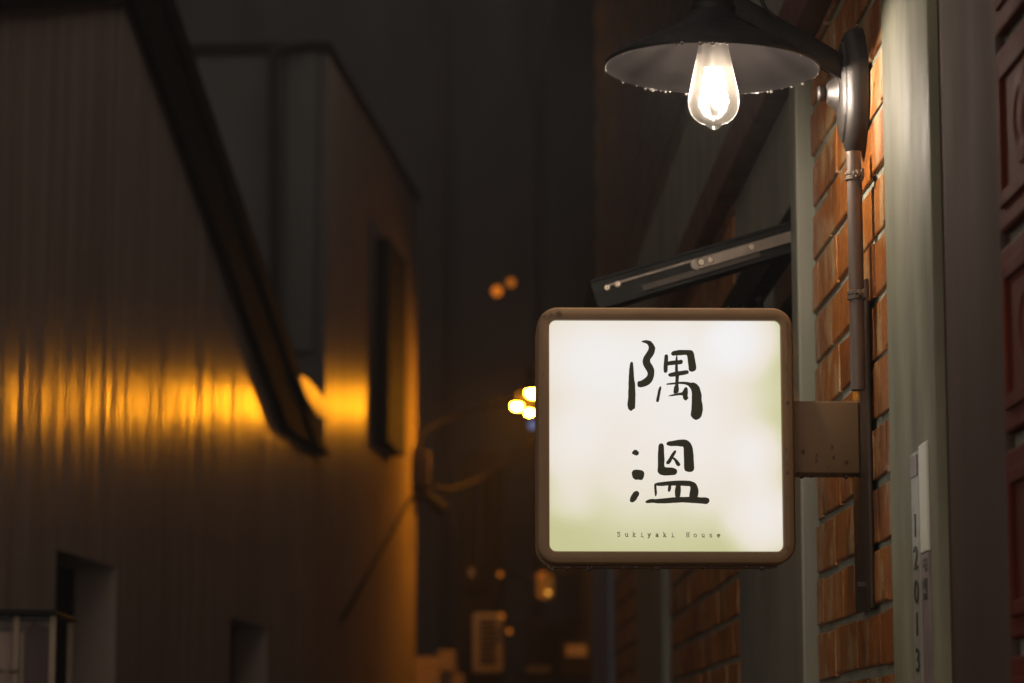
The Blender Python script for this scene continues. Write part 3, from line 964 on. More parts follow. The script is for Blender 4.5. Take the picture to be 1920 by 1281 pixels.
# drops hanging round the rim
random.seed(21)
for i in range(96):
    a = random.uniform(0, 2 * math.pi)
    q = tilt @ Vector(((RR - .0009) * math.cos(a), (RR - .0009) * math.sin(a), -.0014))
    drop(shade, q, random.choice((1.1, 1.4, 1.8, 2.3, 3.2)) * PX * random.uniform(.8, 1.15))
for px, r in ((1313, 4), (1336, 4), (1279, 3.6), (1352, 2.2), (1364, 2.2)):
    q = at(px, 86, YL - RR * .98)
    drop(shade, (q.x, YL - RR * .985, rc.z - .001), r * PX)
bm = bmesh.new()
for i in range(900):
    a = random.uniform(0, 2 * math.pi); t_ = random.random() ** .6
    rr_ = .03 + (RR - .03) * t_
    for (r0, h0), (r1, h1) in zip(outer[3:], outer[4:]):
        if r1 <= rr_ <= r0:
            h = h0 + (h1 - h0) * (rr_ - r0) / (r1 - r0)
            bead_patch(bm, tilt @ Vector((rr_ * math.cos(a), rr_ * math.sin(a), h)), random.uniform(.4, 1.1) * PX, (.5 * math.cos(a), .5 * math.sin(a), .85))
            break
tag(obj('spray_beads', bm, M['water'], shade, smooth=True), kind='stuff')
bm = bmesh.new()
for i in range(170):
    t_ = random.uniform(-.01, LA)
    bead_patch(bm, MA @ Vector((-.0166, random.uniform(-.0105, -.0075), t_)), random.uniform(.5, 1.3) * PX, MA.to_3x3() @ Vector((-1, -.5, 0)))
for i in range(220):
    k = random.choice(range(2, 9)); ring = ov_pts[k] if False else None
    a = random.uniform(0, 2 * math.pi); kk, xo = random.choice(((.97, .017), (.90, .0225), (.74, .028), (.6, .031), (.4, .033)))
    yy = HY * kk * math.cos(a); zz = HZ * (kk * .9 + .1 * (1 if kk > .7 else kk)) * math.sin(a)
    bead_patch(bm, Vector((W - xo - .0002, PCW.y + yy * .9, PCW.z + zz)), random.uniform(.5, 1.4) * PX, (-1, -.4, 0))
for i in range(60):
    a = random.uniform(0, 2 * math.pi); (r0, h0) = random.choice(((.0245, .0016), (.0205, .0051), (.016, .0099), (.0125, .0141), (.0097, .020), (.0095, .0235)))
    bead_patch(bm, MB @ Vector((r0 * math.cos(a), r0 * math.sin(a), h0)), random.uniform(.5, 1.3) * PX, MB.to_3x3() @ Vector((math.cos(a), math.sin(a), .4)))
tag(obj('spray_beads', bm, M['water'], lamp, smooth=True), kind='stuff')

# ------------------------------------------------------------------ conduit below the lamp
XC = W - .0205
cz1 = at_x(1601, 285, XC).z; cy_ = at_x(1601, 285, XC).y; cz0 = a0.z + .003
cond = thing('conduit_pipe', (XC, cy_, cz0), 'grey metal conduit pipe running down the brick wall to the sign bracket', 'pipe')
PR = 14 * PX * 1.01
bm = bmesh.new()
Mc = Matrix.Translation((XC, cy_, 0))
lathe(bm, [(PR * .82, cz1 - .02), (PR * .82, cz1), (PR, cz1), (PR, cz0), (PR * .8, cz0)], Mc, 32, 0, False)
smooth_by_angle(obj('pipe', bm, M['pipe'], cond), 40)
for py in (332, 560):
    z = at_x(1601, py, XC).z
    bm = bmesh.new()
    lathe(bm, [(PR + .0002, -.006), (PR + .0022, -.005), (PR + .0022, -.0015), (PR + .001, -.001), (PR + .001, .001), (PR + .0022, .0015), (PR + .0022, .005), (PR + .0002, .006)], Mc @ Matrix.Translation((0, 0, z)), 28, 0, False)
    box(bm, (XC + PR * .6, cy_ - .022, z - .006), (XC + PR * .6 + .004, cy_ - PR * .5, z + .006), bevel=.001)
    cl = obj('clamp', bm, M['steel'], cond)
    bm = bmesh.new()
    c_ = Vector((XC + PR * .6, cy_ - .017, z))
    rod(bm, c_, c_ + Vector((-.006, -.002, 0)), .0045, 8)
    rod(bm, c_ + Vector((-.006, -.002, 0)), c_ + Vector((-.010, -.003, 0)), .002, 8)
    obj('screw', bm, M['steel'], cl)

# ------------------------------------------------------------------ plaques on the pilaster
XP = W - .006
def text_mesh(body, size, mat, name, parent, origin, sx_=1.0, rx=0, depth=.0004):
    """text lying on the pilaster face; its right points to the camera (-y)"""
    cu = bpy.data.curves.new('txt', 'FONT'); cu.body = body; cu.size = size; cu.align_x = 'CENTER'; cu.align_y = 'CENTER'
    cu.extrude = depth
    to = bpy.data.objects.new('txt', cu); C.objects.link(to)
    dg = bpy.context.evaluated_depsgraph_get()
    me = bpy.data.meshes.new_from_object(to.evaluated_get(dg))
    bpy.data.objects.remove(to)
    bm = bmesh.new(); bm.from_mesh(me); bpy.data.meshes.remove(me)
    if rx: bmesh.ops.rotate(bm, verts=bm.verts, matrix=Matrix.Rotation(rx, 3, 'Z'))
    for v in bm.verts:
        x, y, z = v.co
        v.co = Vector((origin[0] - z, origin[1] - x * sx_, origin[2] + y))
    bmesh.ops.remove_doubles(bm, verts=bm.verts, dist=1e-6)
    return obj(name, bm, mat, parent)

ya = at_x(1715, 1000, XP).y; yb_ = at_x(1729, 1000, XP).y
zt_ = at_x(1720, 848, XP).z
plq = thing('number_plaque', (XP, (ya + yb_) / 2, .9), 'tall narrow grey plaque with upright black digits on the grey pilaster', 'plaque')
bm = bmesh.new(); box(bm, (XP - .003, yb_, .9), (XP + .001, ya, zt_), bevel=.0008); obj('plate', bm, M['acrylic'], plq)
ym = (ya + yb_) / 2
bm = bmesh.new(); box(bm, (XP - .0042, yb_ + .004, at_x(1722, 893, XP).z), (XP - .0031, ya - .004, at_x(1722, 853, XP).z), bevel=.0004); obj('picture_patch', bm, M['mauve'], plq)
for ch, py in (('1', 985), ('2', 1046), ('0', 1110), ('1', 1172), ('3', 1240)):
    z = at_x(1723, py, XP - .003).z
    text_mesh(ch, .037, M['letter'], 'digit', plq, (XP - .0036, ym, z), 1.7)
yc = at_x(1729.5, 1000, XP).y; yd = at_x(1744, 1000, XP).y
zw = at_x(1735, 830, XP).z; zw2 = at_x(1735, 1037, XP).z
plq2 = thing('notice_strip', (XP, (yc + yd) / 2, .9), 'slim white topped strip with mauve lower half beside the digit plaque on the pilaster', 'plaque')
bm = bmesh.new(); box(bm, (XP - .0028, yd, zw2), (XP + .001, yc, zw), bevel=.0015); obj('white_board', bm, M['white'], plq2)
bm = bmesh.new(); box(bm, (XP - .0022, yd, .9), (XP + .001, yc, zw2 - .001), bevel=.001); obj('mauve_board', bm, M['mauve'], plq2)
# rows of unreadable small print: short bars, as blurred in the photo
bm = bmesh.new()
for py in (1050, 1060, 1068, 1088, 1094, 1100, 1108, 1116, 1122):
    z = at_x(1738, py, XP).z
    box(bm, (XP - .0027, yd + .012, z - .0018), (XP - .0021, yc - .012 - random.uniform(0, .02), z + .0018))
obj('small_print', bm, M['letter'], plq2)

# ------------------------------------------------------------------ the gabled house on the left
KW = .1015; X0 = -1.8
WN = Vector((1, -KW, 0)).normalized()          # wall normal into the alley


def at_wall(px, py, off=0.0):
    d_ = ray(px, py)
    t_ = (X0 + off * math.hypot(1, KW) - EYE.x + KW * EYE.y) / (d_.x - KW * d_.y)
    return EYE + d_ * t_


def wp(Y, z, off=0.0):
    return Vector((X0 + KW * Y, Y, z)) + WN * off


house = thing('gabled_house', wp(8.5, 0), 'brown glossy gable wall house with dark sloping bargeboard left of the alley', 'house')
bA = at_wall(606, 1000).y
d1a, d1b = at_wall(106, 1030).y, at_wall(219, 1060).y
d1z = at_wall(106, 1030).z
d2a, d2b = at_wall(432, 1157).y, at_wall(501, 1168).y
d2z = at_wall(432, 1157).z
g0 = at_wall(292, 0, .034); g1 = at_wall(575, 810, .034)
slope = (g1.z - g0.z) / (g1.y - g0.y)
zfoot = at_wall(575, 822, 0).z
def gable(Y): return max(min(g0.z + slope * (Y - g0.y), 4.15), zfoot)
ys = sorted([3.0, d1a, d1b, d2a, d2b, g0.y - (4.15 - g0.z) / abs(slope), bA] + [3.0 + .5 * i for i in range(1, 20) if 3.0 + .5 * i < bA - .1])
bm = bmesh.new()
REC = .13
for ya_, yb2 in zip(ys, ys[1:]):
    m_ = (ya_ + yb2) / 2
    zb_ = d1z if d1a < m_ < d1b else (d2z if d2a < m_ < d2b else 0)
    q = [wp(ya_, zb_), wp(yb2, zb_), wp(yb2, gable(yb2)), wp(ya_, gable(ya_))]
    bm.faces.new([bm.verts.new(v) for v in q])
for ya_, yb2, z_ in ((d1a, d1b, d1z), (d2a, d2b, d2z)):
    for q in ([wp(ya_, z_), wp(yb2, z_), wp(yb2, z_, -REC), wp(ya_, z_, -REC)],
              [wp(yb2, 0), wp(yb2, z_), wp(yb2, z_, -REC), wp(yb2, 0, -REC)],
              [wp(ya_, 0), wp(ya_, z_), wp(ya_, z_, -REC), wp(ya_, 0, -REC)]):
        bm.faces.new([bm.verts.new(v) for v in q])
# body behind
q0 = [wp(3.0, 0, -3), wp(bA, 0, -3), wp(bA, gable(bA), -3), wp(3.0, gable(3.0), -3)]
bm.faces.new([bm.verts.new(v) for v in q0])
bm.faces.new([bm.verts.new(v) for v in (wp(3.0, 0), wp(3.0, 0, -3), wp(3.0, gable(3.0), -3), wp(3.0, gable(3.0)))])
bm.faces.new([bm.verts.new(v) for v in (wp(bA, 0), wp(bA, 0, -3), wp(bA, gable(bA), -3), wp(bA, gable(bA)))])
bmesh.ops.remove_doubles(bm, verts=bm.verts, dist=1e-5)
obj('wall', bm, M['ribbed'], house)
for ya_, yb2, z_ in ((d1a, d1b, d1z), (d2a, d2b, d2z)):
    bm = bmesh.new()
    quad_prism(bm, [wp(ya_, 0, -REC - .04), wp(yb2, 0, -REC - .04), wp(yb2, 0, -REC + .01), wp(ya_, 0, -REC + .01)],
               [wp(ya_, z_ - .003, -REC - .04), wp(yb2, z_ - .003, -REC - .04), wp(yb2, z_ - .003, -REC + .01), wp(ya_, z_ - .003, -REC + .01)])
    dr = obj('door', bm, M['dark'], house)
    bm = bmesh.new()
    p_ = wp(ya_ + .1, 1.0, -REC + .012)
    rod(bm, p_, p_ + WN * .05, .012, 12); rod(bm, p_ + WN * .05 + Vector((0, 0, -.01)), p_ + WN * .05 + Vector((0, .1, -.01)), .01, 12)
    obj('handle', bm, M['steel'], dr)
# bargeboard (an angle section: outer face plate with a lip) and roof
def along(Y, dz, off): return wp(Y, g0.z + slope * (Y - g0.y) + dz, off)
yT = g0.y - (4.3 - g0.z) / abs(slope)
hw = .17
bm = bmesh.new()
y0b, y1b = yT, g1.y
zend = at_wall(575, 826, .034).z
def foot(dz): return g0.y + (zend - dz - g0.z) / slope
for (o0, o1, z0_, z1_) in ((.004, .034, -hw, hw), (.0345, .048, hw * .25, hw * .6)):
    quad_prism(bm, [along(y0b, z0_, o0), along(y0b, z0_, o1), along(foot(z0_), z0_, o1), along(foot(z0_), z0_, o0)],
               [along(y0b, z1_, o0), along(y0b, z1_, o1), along(foot(z1_), z1_, o1), along(foot(z1_), z1_, o0)])
obj('bargeboard', bm, M['dark'], house)
bm = bmesh.new()
quad_prism(bm, [along(y0b, .02, .003), along(y0b, .02, -3), along(foot(.02), .02, -3), along(foot(.02), .02, .003)],
           [along(y0b, .12, .003), along(y0b, .12, -3), along(foot(.12), .12, -3), along(foot(.12), .12, .003)])
obj('roof', bm, M['dark'], house)
# highlight at the bargeboard foot, shaped as an added pale metal plate
bm = bmesh.new()
outl = []
for k in range(28):
    a = 2 * math.pi * k / 28
    u_, v_ = 46 * math.cos(a), 13 * math.sin(a) * (1 + .25 * math.cos(a))
    outl.append((589 + u_ * .52 + v_ * .85, 744 + u_ * .85 - v_ * .52))
va = [bm.verts.new(at_wall(x, y, .062 + .004 * math.sin(2 * math.pi * k / 28))) for k, (x, y) in enumerate(outl)]
vb = [bm.verts.new(v.co - WN * .012) for v in va]
bm.faces.new(va); bm.faces.new(vb[::-1])
for k in range(28):
    l_ = (k + 1) % 28
    bm.faces.new((va[k], vb[k], vb[l_], va[l_]))
bmesh.ops.triangulate(bm, faces=[f for f in bm.faces if len(f.verts) > 4])
obj('glint_plate', bm, M['glint_metal'], house)
# top eave line on the far left
e0 = at_wall(-60, 24, .03); e1 = at_wall(262, 2, .03)
bm = bmesh.new()
quad_prism(bm, [e0, e1, e1 + Vector((-.6, 0, 0)), e0 + Vector((-.6, 0, 0))], [v + Vector((0, 0, .12)) for v in (e0, e1, e1 + Vector((-.6, 0, 0)), e0 + Vector((-.6, 0, 0)))])
obj('eave_board', bm, M['dark'], house)

# ------------------------------------------------------------------ the taller neighbour behind it
neigh = thing('neighbour_house', wp(bA + 1.5, 0), 'taller grey house with brown alley side behind the gabled house', 'house')
yN = bA + .004
top = at_wall(597, 70).z
yE = at_wall(780, 1000).y
bm = bmesh.new()
quad_prism(bm, [wp(yN, 0), wp(yE, 0), wp(yE, 0, -3.4), wp(yN, 0, -3.4)], [wp(yN, top), wp(yE, top), wp(yE, top, -3.4), wp(yN, top, -3.4)])
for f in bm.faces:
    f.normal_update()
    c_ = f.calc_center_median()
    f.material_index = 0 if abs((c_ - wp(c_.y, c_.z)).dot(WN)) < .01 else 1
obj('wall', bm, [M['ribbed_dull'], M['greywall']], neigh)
bm = bmesh.new(); quad_prism(bm, [wp(yN - .02, top + .002, .01), wp(yE + .01, top + .002, .01), wp(yE + .01, top + .002, -3.5), wp(yN - .02, top + .002, -3.5)],
                             [wp(yN - .02, top + .05, .01), wp(yE + .01, top + .05, .01), wp(yE + .01, top + .05, -3.5), wp(yN - .02, top + .05, -3.5)])
obj('roof', bm, M['dark'], neigh)
# corner strip and rain pipe on the face turned to the camera
c0 = at(537, 300, yN).x; c1 = at(592, 300, yN).x
zl = at(590, 660, yN).z
bm = bmesh.new(); box(bm, (c0, yN - .012, zl), (c1, yN - .001, top - .002), bevel=.004); obj('corner_strip', bm, M['strip'], neigh)
bm = bmesh.new()
pz = at(512, 100, yN).z
tube(bm, spline([(at(570, 92, yN).x, yN - .06, pz + .02), (at(525, 95, yN).x, yN - .06, pz), (at(513, 125, yN).x, yN - .06, pz - .09), (at(513, 300, yN).x, yN - .06, pz - .5), (at(515, 700, yN).x, yN - .06, zl)], 8), .022)
obj('rain_pipe', bm, M['alu'], neigh, smooth=True)
# dark upright board on the alley side
s0 = at_wall(701, 828); s1 = at_wall(734, 862)
bm = bmesh.new()
quad_prism(bm, [wp(s0.y, s0.z, .002), wp(s1.y, s0.z, .002), wp(s1.y, s0.z, .07), wp(s0.y, s0.z, .07)],
           [wp(s0.y, s0.z + 1.0, .002), wp(s1.y, s0.z + 1.0, .002), wp(s1.y, s0.z + 1.0, .07), wp(s0.y, s0.z + 1.0, .07)])
tag(obj('wall_board', bm, M['dark'], origin=wp(s0.y, s0.z)), 'dark upright blank board on the brown wall near the junction box', 'board')

# junction box, cables and far street lamp
jp = at(787, 880, yE - .1)
jb = thing('junction_box', jp, 'small pale junction box with fittings on the far house corner where cables meet', 'junction box')
bm = bmesh.new(); box(bm, jp + Vector((-.06, -.08, -.10)), jp + Vector((.055, .08, .10)), bevel=.012); smooth_by_angle(obj('box', bm, M['boxgrey'], jb))
bm = bmesh.new(); rod(bm, jp + Vector((.02, -.02, -.13)), jp + Vector((.13, -.02, -.23)), .03, 16, .038); obj('spot_head', bm, M['cable'], jb)
bm = bmesh.new(); box(bm, jp + Vector((-.05, -.06, -.17)), jp + Vector((.03, .06, -.105)), bevel=.01); obj('bracket', bm, M['cable'], jb)

YF = 15.5
lp = at(985, 752, YF)
fl = thing('street_lamp', lp, 'far cluster of glaring yellow bulbs peeping past the left edge of the sign', 'street lamp')
for px, py, r in ((969, 760, .024), (998, 735, .029), (993, 772, .019)):
    bm = bmesh.new(); bmesh.ops.create_uvsphere(bm, u_segments=20, v_segments=12, radius=r)
    c_ = at(px, py, YF)
    for v in bm.verts: v.co += c_
    obj('bulb', bm, M['sodium'], fl, smooth=True)
    bm = bmesh.new(); lathe(bm, [(r * 1.35, r * .0), (r * 1.25, r * .9), (r * .6, r * 1.7), (r * .5, r * 3), (0, r * 3)], Matrix.Translation(c_), 20, 0, False)
    obj('uplight_shield', bm, M['dark'], fl)  # dark cap added to keep the bulb's light off the upper wall
bm = bmesh.new(); bmesh.ops.create_uvsphere(bm, u_segments=14, v_segments=8, radius=.024)
for v in bm.verts: v.co += at(999, 797, YF)
obj('blue_lens', bm, emit('lit_blue_lens', (.35, .5, 1), .35), fl, smooth=True)
bm = bmesh.new()
rod(bm, lp + Vector((.03, .10, .16)), lp + Vector((.5, .4, .22)), .02, 12)
rod(bm, lp + Vector((.03, .10, -.02)), lp + Vector((.03, .10, .2)), .022, 12)
obj('arm', bm, M['dark'], fl)
bm = bmesh.new(); rod(bm, lp + Vector((.5, .4, -4.0)), lp + Vector((.5, .4, .5)), .05, 16); obj('pole', bm, M['dark'], fl)
bm = bmesh.new(); tube(bm, spline([at(783, 842, yE - .1), at(800, 805, yE + .2), at(870, 775, yE + .8), at(985, 745, YF)], 10), .012)
tag(obj('overhead_cable', bm, M['cable'], smooth=True, origin=at(783, 842, yE)), 'thin cable rising from the junction box to the glaring yellow bulbs', 'cable')
bm = bmesh.new(); tube(bm, spline([at(812, 913, yE - .1), at(850, 916, yE + .3), at(905, 893, yE + .8), at(960, 850, yE + 1.3), at(1030, 815, YF + .3)], 10), .014)
tag(obj('overhead_cable', bm, M['cable'], smooth=True, origin=at(812, 913, yE)), 'sagging cable leaving the spot fitting under the junction box', 'cable')
bm = bmesh.new(); tube(bm, [at_wall(778, 925, .02), at_wall(750, 970, .02), at_wall(700, 1060, .02), at_wall(640, 1165, .02)], .008)  # slanting shadow on the wall, built as a thin dark tube
tag(obj('wall_shadow_line', bm, M['dark'], smooth=True, origin=at_wall(778, 925)), 'thin dark tube drawn as the shadow slanting down the brown wall below the junction box', 'cable')

# ------------------------------------------------------------------ the end of the alley
YE = 24.0
endb = thing('alley_end_building', (0, YE, 0), 'dark tall building closing the far end of the alley', 'building')
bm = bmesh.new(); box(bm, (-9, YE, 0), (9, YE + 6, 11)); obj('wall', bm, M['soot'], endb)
bm = bmesh.new(); x_ = at(1075, 500, YE).x; box(bm, (x_ - .05, YE - .1, 3.2), (x_ + .05, YE - .002, 10.5), bevel=.02); obj('downpipe', bm, M['plaster'], endb)
bm = bmesh.new(); x_ = at(900, 1020, YE).x; rod(bm, (x_, YE - .12, 0), (x_, YE - .12, 3.9), .065, 24); obj('downpipe', bm, M['soot'], endb)
for (xa, xb, zt2) in ((-.38, .02, 2.15),):
    bm = bmesh.new(); box(bm, (xa, YE - .05, 0), (xb, YE - .002, zt2), bevel=.01); obj('door', bm, M['dark'], endb)

pier = thing('concrete_pier', (.15, 17.9, 0), 'dark concrete pier with a glinting pipe carrying the slatted outdoor unit', 'pier')
bm = bmesh.new(); box(bm, (-.02, 17.62, 0), (.27, 18.2, 3.5), bevel=.02); obj('column', bm, M['soot'], pier)
bm = bmesh.new(); x_ = at(901, 1020, 17.55).x; rod(bm, (x_, 17.565, 2.62), (x_, 17.565, 3.4), .03, 24); obj('pipe', bm, M['black'], pier)
right2 = thing('far_right_house', (1.0, 15, 0), 'dark set back house beyond the brick shop on the right of the alley', 'house')
bm = bmesh.new(); box(bm, (.72, 11.2, 0), (4, YE - .01, 7.5)); obj('wall', bm, M['soot'], right2)
bm = bmesh.new(); p_ = at(1126, 1180, 10.9)
box(bm, (.62, 11.0, .2), (.70, 11.19, 2.9), bevel=.01); obj('rain_pipe', bm, M['plaster'], right2)


def ac_unit(px, py, Y, wd, ht, dp, label, fan_r, grille):
    c_ = at(px, py, Y)
    t_ = thing('air_conditioner', c_, label, 'air conditioner', 'outdoor units at the end of the alley')
    bm = bmesh.new(); box(bm, c_ + Vector((-wd / 2, 0, -ht / 2)), c_ + Vector((wd / 2, dp, ht / 2)), bevel=.015); smooth_by_angle(obj('casing', bm, M['cream'] if grille else M['soot'], t_))
    bm = bmesh.new()
    if grille:
        for i in range(9):
            z = -ht * .36 + i * ht * .72 / 8
            box(bm, c_ + Vector((-wd * .28, -.012, z)), c_ + Vector((wd * .28, -.001, z + ht * .05)))
        obj('grille', bm, M['dark'], t_)
    else:
        Mf = Matrix.Translation(c_ + Vector((0, -.001, 0))) @ Matrix.Rotation(math.pi / 2, 4, 'X')
        lathe(bm, [(fan_r + .02, 0), (fan_r + .02, .015), (fan_r, .015), (fan_r, 0)], Mf, 40, 0, False)
        for i in range(5): lathe(bm, [(fan_r * (i + 1) / 6, .012), (fan_r * (i + 1) / 6 + .006, .012)], Mf, 32, 0, False)
        obj('fan_guard', bm, M['cable'], t_)
        bm = bmesh.new(); lathe(bm, [(fan_r - .002, .004), (0, .006)], Mf, 32, 0, False); obj('fan', bm, M['dark'], t_)
    bm = bmesh.new(); box(bm, c_ + Vector((-wd * .6, .02, -ht / 2 - .05)), c_ + Vector((wd * .6, dp + .05, -ht / 2 - .002))); obj('bracket', bm, M['dark'], t_)
    return t_


ac_unit(915, 1205, 17.3, .185, .36, .25, 'narrow cream outdoor unit with slatted front lit orange at the alley end', 0, True)
ac_unit(1037, 1210, 18.5, .40, .36, .3, 'dark round fan outdoor unit under the hanging amber lantern', .11, False)

# hanging amber lantern
lc = at(1022, 1097, 15.5)
lan = thing('hanging_lantern', lc, 'dim amber jar lantern hanging low in the dark alley below the sign', 'lantern')
Ml = Matrix.Translation(lc)
bm = bmesh.new(); lathe(bm, [(.034, -.075), (.046, -.06), (.048, .04), (.040, .065), (.03, .07)], Ml, 24)
mj, n, b = nodes('amber_glass'); b.inputs['Base Color'].default_value = (.7, .3, .05, 1); b.inputs['Roughness'].default_value = .3; b.inputs['Alpha'].default_value = .5
b.inputs['Emission Color'].default_value = (1, .40, .05, 1); b.inputs['Emission Strength'].default_value = .10
obj('glass', bm, mj, lan, smooth=True)
bm = bmesh.new(); lathe(bm, [(.036, .071), (.036, .085), (.012, .10), (.005, .11), (.005, 1.4)], Ml, 20); obj('cap', bm, M['dark'], lan)
bm = bmesh.new(); bmesh.ops.create_uvsphere(bm, u_segments=12, v_segments=8, radius=.011)
for v in bm.verts: v.co += lc + Vector((.015, -.05, -.045))
obj('bulb', bm, M['spark'], lan)

# small amber glints by the downpipe, added as glowing beads on a wire
for (px, py, st_, lab) in ((938, 1077, 'a', 'small amber glowing bead for a glint, highest beside the far downpipe'), (941, 1155, 'b', 'small amber glowing bead for a glint at the top corner of the slatted outdoor unit'), (955, 1184, 'c', 'small amber glowing bead for a glint, lowest, right of the slatted outdoor unit')):
    c_ = at(px, py, 17.1)
    t_ = thing('glint_bead', c_, lab, 'bulb', 'small amber glints in the far alley')
    bm = bmesh.new(); bmesh.ops.create_uvsphere(bm, u_segments=12, v_segments=8, radius=.016)
    for v in bm.verts: v.co += c_
    obj('glass', bm, M['amber_dim'], t_, smooth=True)
    bm = bmesh.new(); rod(bm, c_ + Vector((0, 0, .018)), c_ + Vector((0, 0, .06)), .012, 10); obj('cap', bm, M['dark'], t_)
bm = bmesh.new()
tube(bm, spline([at(930, 1040, 17.1), at(938, 1064, 17.1), at(943, 1110, 17.1), at(941, 1143, 17.1), at(958, 1172, 17.1)], 6), .006)
tag(obj('string_cable', bm, M['dark'], origin=at(930, 1040, 17.1)), 'thin dark wire the three small amber glint beads hang from', 'cable')
# wire across to the lantern
bm = bmesh.new(); tube(bm, spline([at(938, 1070, 17.1), at(980, 1083, 18), at(1022, 1078, 15.6), at(1090, 1068, 12.5)], 8), .008)
tag(obj('lantern_wire', bm, M['cable'], origin=at(938, 1070, 17.1)), 'faint wire crossing the alley above the amber lantern', 'cable')

# two lit lamps high on the end building
for px, py, r, mt, lab in ((932, 546, .045, 'amber', 'small orange lamp high on the far building, the brighter of the pair'), (958, 530, .04, 'amber_dim', 'dim orange lamp just right of the brighter high one')):
    c_ = at(px, py, YE - .12)
    t_ = thing('facade_lamp', c_, lab, 'lamp', 'orange lamps high on the far building')
    bm = bmesh.new(); bmesh.ops.create_uvsphere(bm, u_segments=14, v_segments=8, radius=r)
    for v in bm.verts: v.co += c_
    obj('globe', bm, M[mt], t_, smooth=True)
    bm = bmesh.new(); rod(bm, c_ + Vector((0, .02, r)), c_ + Vector((0, .13, r + .06)), .012, 10); obj('bracket', bm, M['dark'], t_)

# stacked crates lower left of the alley end
for i, (px, py, wd, ht, lab) in enumerate(((800, 1262, .15, .20, 'pale crate lowest left against the far house corner'), (838, 1238, .10, .13, 'small crate lit brightest orange, set on the wide crate'),
                                          (832, 1290, .25, .17, 'wide crate under the small bright one'), (862, 1278, .10, .22, 'tall narrow crate right of the stack'), (1010, 1254, .15, .04, 'low flat crate beside the round fan unit'))):
    Y = 17.0 + i * .22
    c_ = at(px, py, Y)
    t_ = thing('crate', c_ - Vector((0, 0, ht / 2)), lab, 'crate', 'crates stacked at the alley end')
    bm = bmesh.new()
    for k in range(3):
        z = -ht / 2 + k * ht / 3
        box(bm, c_ + Vector((-wd / 2, 0, z + .004)), c_ + Vector((wd / 2, .02, z + ht / 3 - .004)), bevel=.003)
        box(bm, c_ + Vector((-wd / 2, .28, z + .004)), c_ + Vector((wd / 2, .30, z + ht / 3 - .004)), bevel=.003)
    box(bm, c_ + Vector((-wd / 2 + .002, .021, -ht / 2 + .004)), c_ + Vector((-wd / 2 + .02, .279, ht / 2 - .004)))
    box(bm, c_ + Vector((wd / 2 - .02, .021, -ht / 2 + .004)), c_ + Vector((wd / 2 - .002, .279, ht / 2 - .004)))
    obj('slats', bm, M['crate'], t_)
# a low wall they stand on
bm = bmesh.new(); zt3 = at(832, 1290, 17.4).z - .12
box(bm, (-.5, 16.9, 0), (.5, 17.6, zt3), bevel=.02)
tag(obj('low_wall', bm, M['soot'], origin=(0, 17.2, 0)), 'low dark wall carrying the stacked crates at the alley end', 'wall')

# ------------------------------------------------------------------ glazed display case on the left
cy0 = 5.35
cx1 = at(104, 1200, cy0).x; zt4 = at(60, 1150, cy0).z
cx0_ = X0 + KW * cy0 + .03
case = thing('display_case', ((cx0_ + cx1) / 2, cy0, .9), 'glazed metal display case with overhanging cap on the left wall', 'display case')
bm = bmesh.new()
ztc = zt4 - .004
for x in (cx0_, at(24, 1200, cy0).x, cx1 - .012):
    box(bm, (x, cy0, .9), (x + .012, cy0 + .012, ztc), bevel=.001)
    box(bm, (x, cy0 + .24, .9), (x + .012, cy0 + .252, ztc), bevel=.001)
box(bm, (cx0_, cy0 + .013, .888), (cx1, cy0 + .251, .899))
obj('case_frame', bm, M['cream'], case)
bm = bmesh.new()
quad_prism(bm, [Vector((cx0_ - .01, cy0 - .03, ztc + .001)), Vector((cx1 + .006, cy0 - .03, ztc + .001)), Vector((cx1 + .006, cy0 + .28, ztc + .001)), Vector((cx0_ - .01, cy0 + .28, ztc + .001))],
           [Vector((cx0_ - .01, cy0 - .03, ztc + .016)), Vector((cx1 + .002, cy0 - .03, ztc + .009)), Vector((cx1 + .002, cy0 + .28, ztc + .009)), Vector((cx0_ - .01, cy0 + .28, ztc + .016))])
obj('cap', bm, M['soot'], case)
bm = bmesh.new()
xm = at(40, 1200, cy0).x
box(bm, (cx0_ + .013, cy0 + .03, .902), (xm, cy0 + .034, ztc - .03)); obj('notice_board', bm, M['paper'], case)
bm = bmesh.new(); box(bm, (xm + .001, cy0 + .06, .902), (cx1 - .014, cy0 + .07, ztc - .02)); obj('back_board', bm, M['maroon'], case)
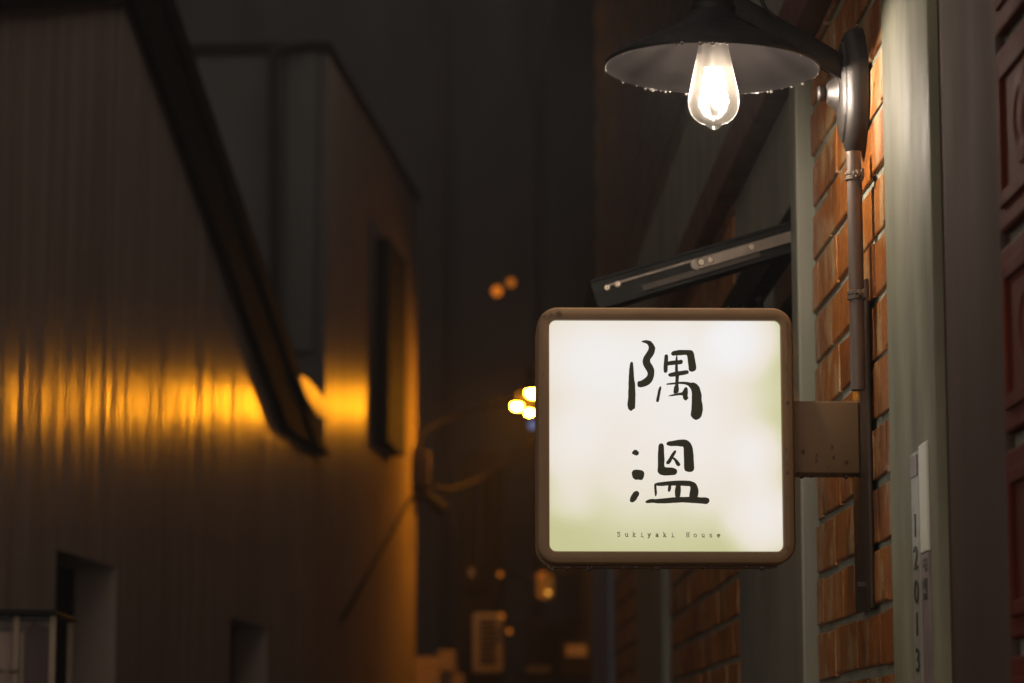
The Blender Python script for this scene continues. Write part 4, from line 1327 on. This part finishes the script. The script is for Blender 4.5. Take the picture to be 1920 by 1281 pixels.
bm = bmesh.new(); box(bm, (cx0_ + .013, cy0 + .004, .902), (cx1 - .013, cy0 + .007, ztc - .002)); obj('pane', bm, M['glass'], case)
bm = bmesh.new(); p_ = at(14, 1258, cy0 - .004); rod(bm, p_, p_ + Vector((0, -.012, 0)), .005, 16); rod(bm, p_ + Vector((-.05, -.004, 0)), p_ + Vector((.02, -.004, 0)), .003, 8)
obj('latch', bm, M['steel'], case)

for px, py, wd, ht, Y, lab in ((884, 1085, .05, .16, 17.58, 'small meter box on the left edge of the dark concrete pier'), (1080, 1235, .16, .20, 16.2, 'dusty cabinet low in the alley right of the round fan unit')):
    c_ = at(px, py, Y)
    t_ = thing('meter_box', c_, lab, 'meter box')
    bm = bmesh.new(); box(bm, c_ + Vector((-wd / 2, -.06, -ht / 2)), c_ + Vector((wd / 2, .03, ht / 2)), bevel=.006); obj('casing', bm, M['cable'], t_)
    bm = bmesh.new(); box(bm, c_ + Vector((-wd * .36, -.066, ht * .05)), c_ + Vector((wd * .36, -.061, ht * .38))); obj('cover', bm, M['cream'], t_)
for px, lab in ((1000, 'thin pipe up the end wall below the orange lamps'), (826, 'thin pipe up the end wall near the far house corner')):
    x_ = at(px, 700, YE).x
    bm = bmesh.new(); rod(bm, (x_, YE - .08, 0), (x_, YE - .08, 9.5), .045, 16)
    tag(obj('wall_pipe', bm, M['cable'], smooth=True, origin=(x_, YE - .08, 0)), lab, 'pipe')
# ------------------------------------------------------------------ damp night air
bm = bmesh.new(); box(bm, (-13, -7, -1.3), (13, 35, 12.5))
hz = bpy.data.materials.new('damp_air'); hz.use_nodes = True
n = hz.node_tree; n.nodes.remove(n.nodes['Principled BSDF'])
pv = n.nodes.new('ShaderNodeVolumePrincipled')
pv.inputs['Color'].default_value = (.9, .9, .92, 1)
pv.inputs['Density'].default_value = .006
pv.inputs['Anisotropy'].default_value = .3
n.links.new(pv.outputs[0], n.nodes['Material Output'].inputs['Volume'])
o = obj('haze', bm, hz)
tag(o, kind='stuff')
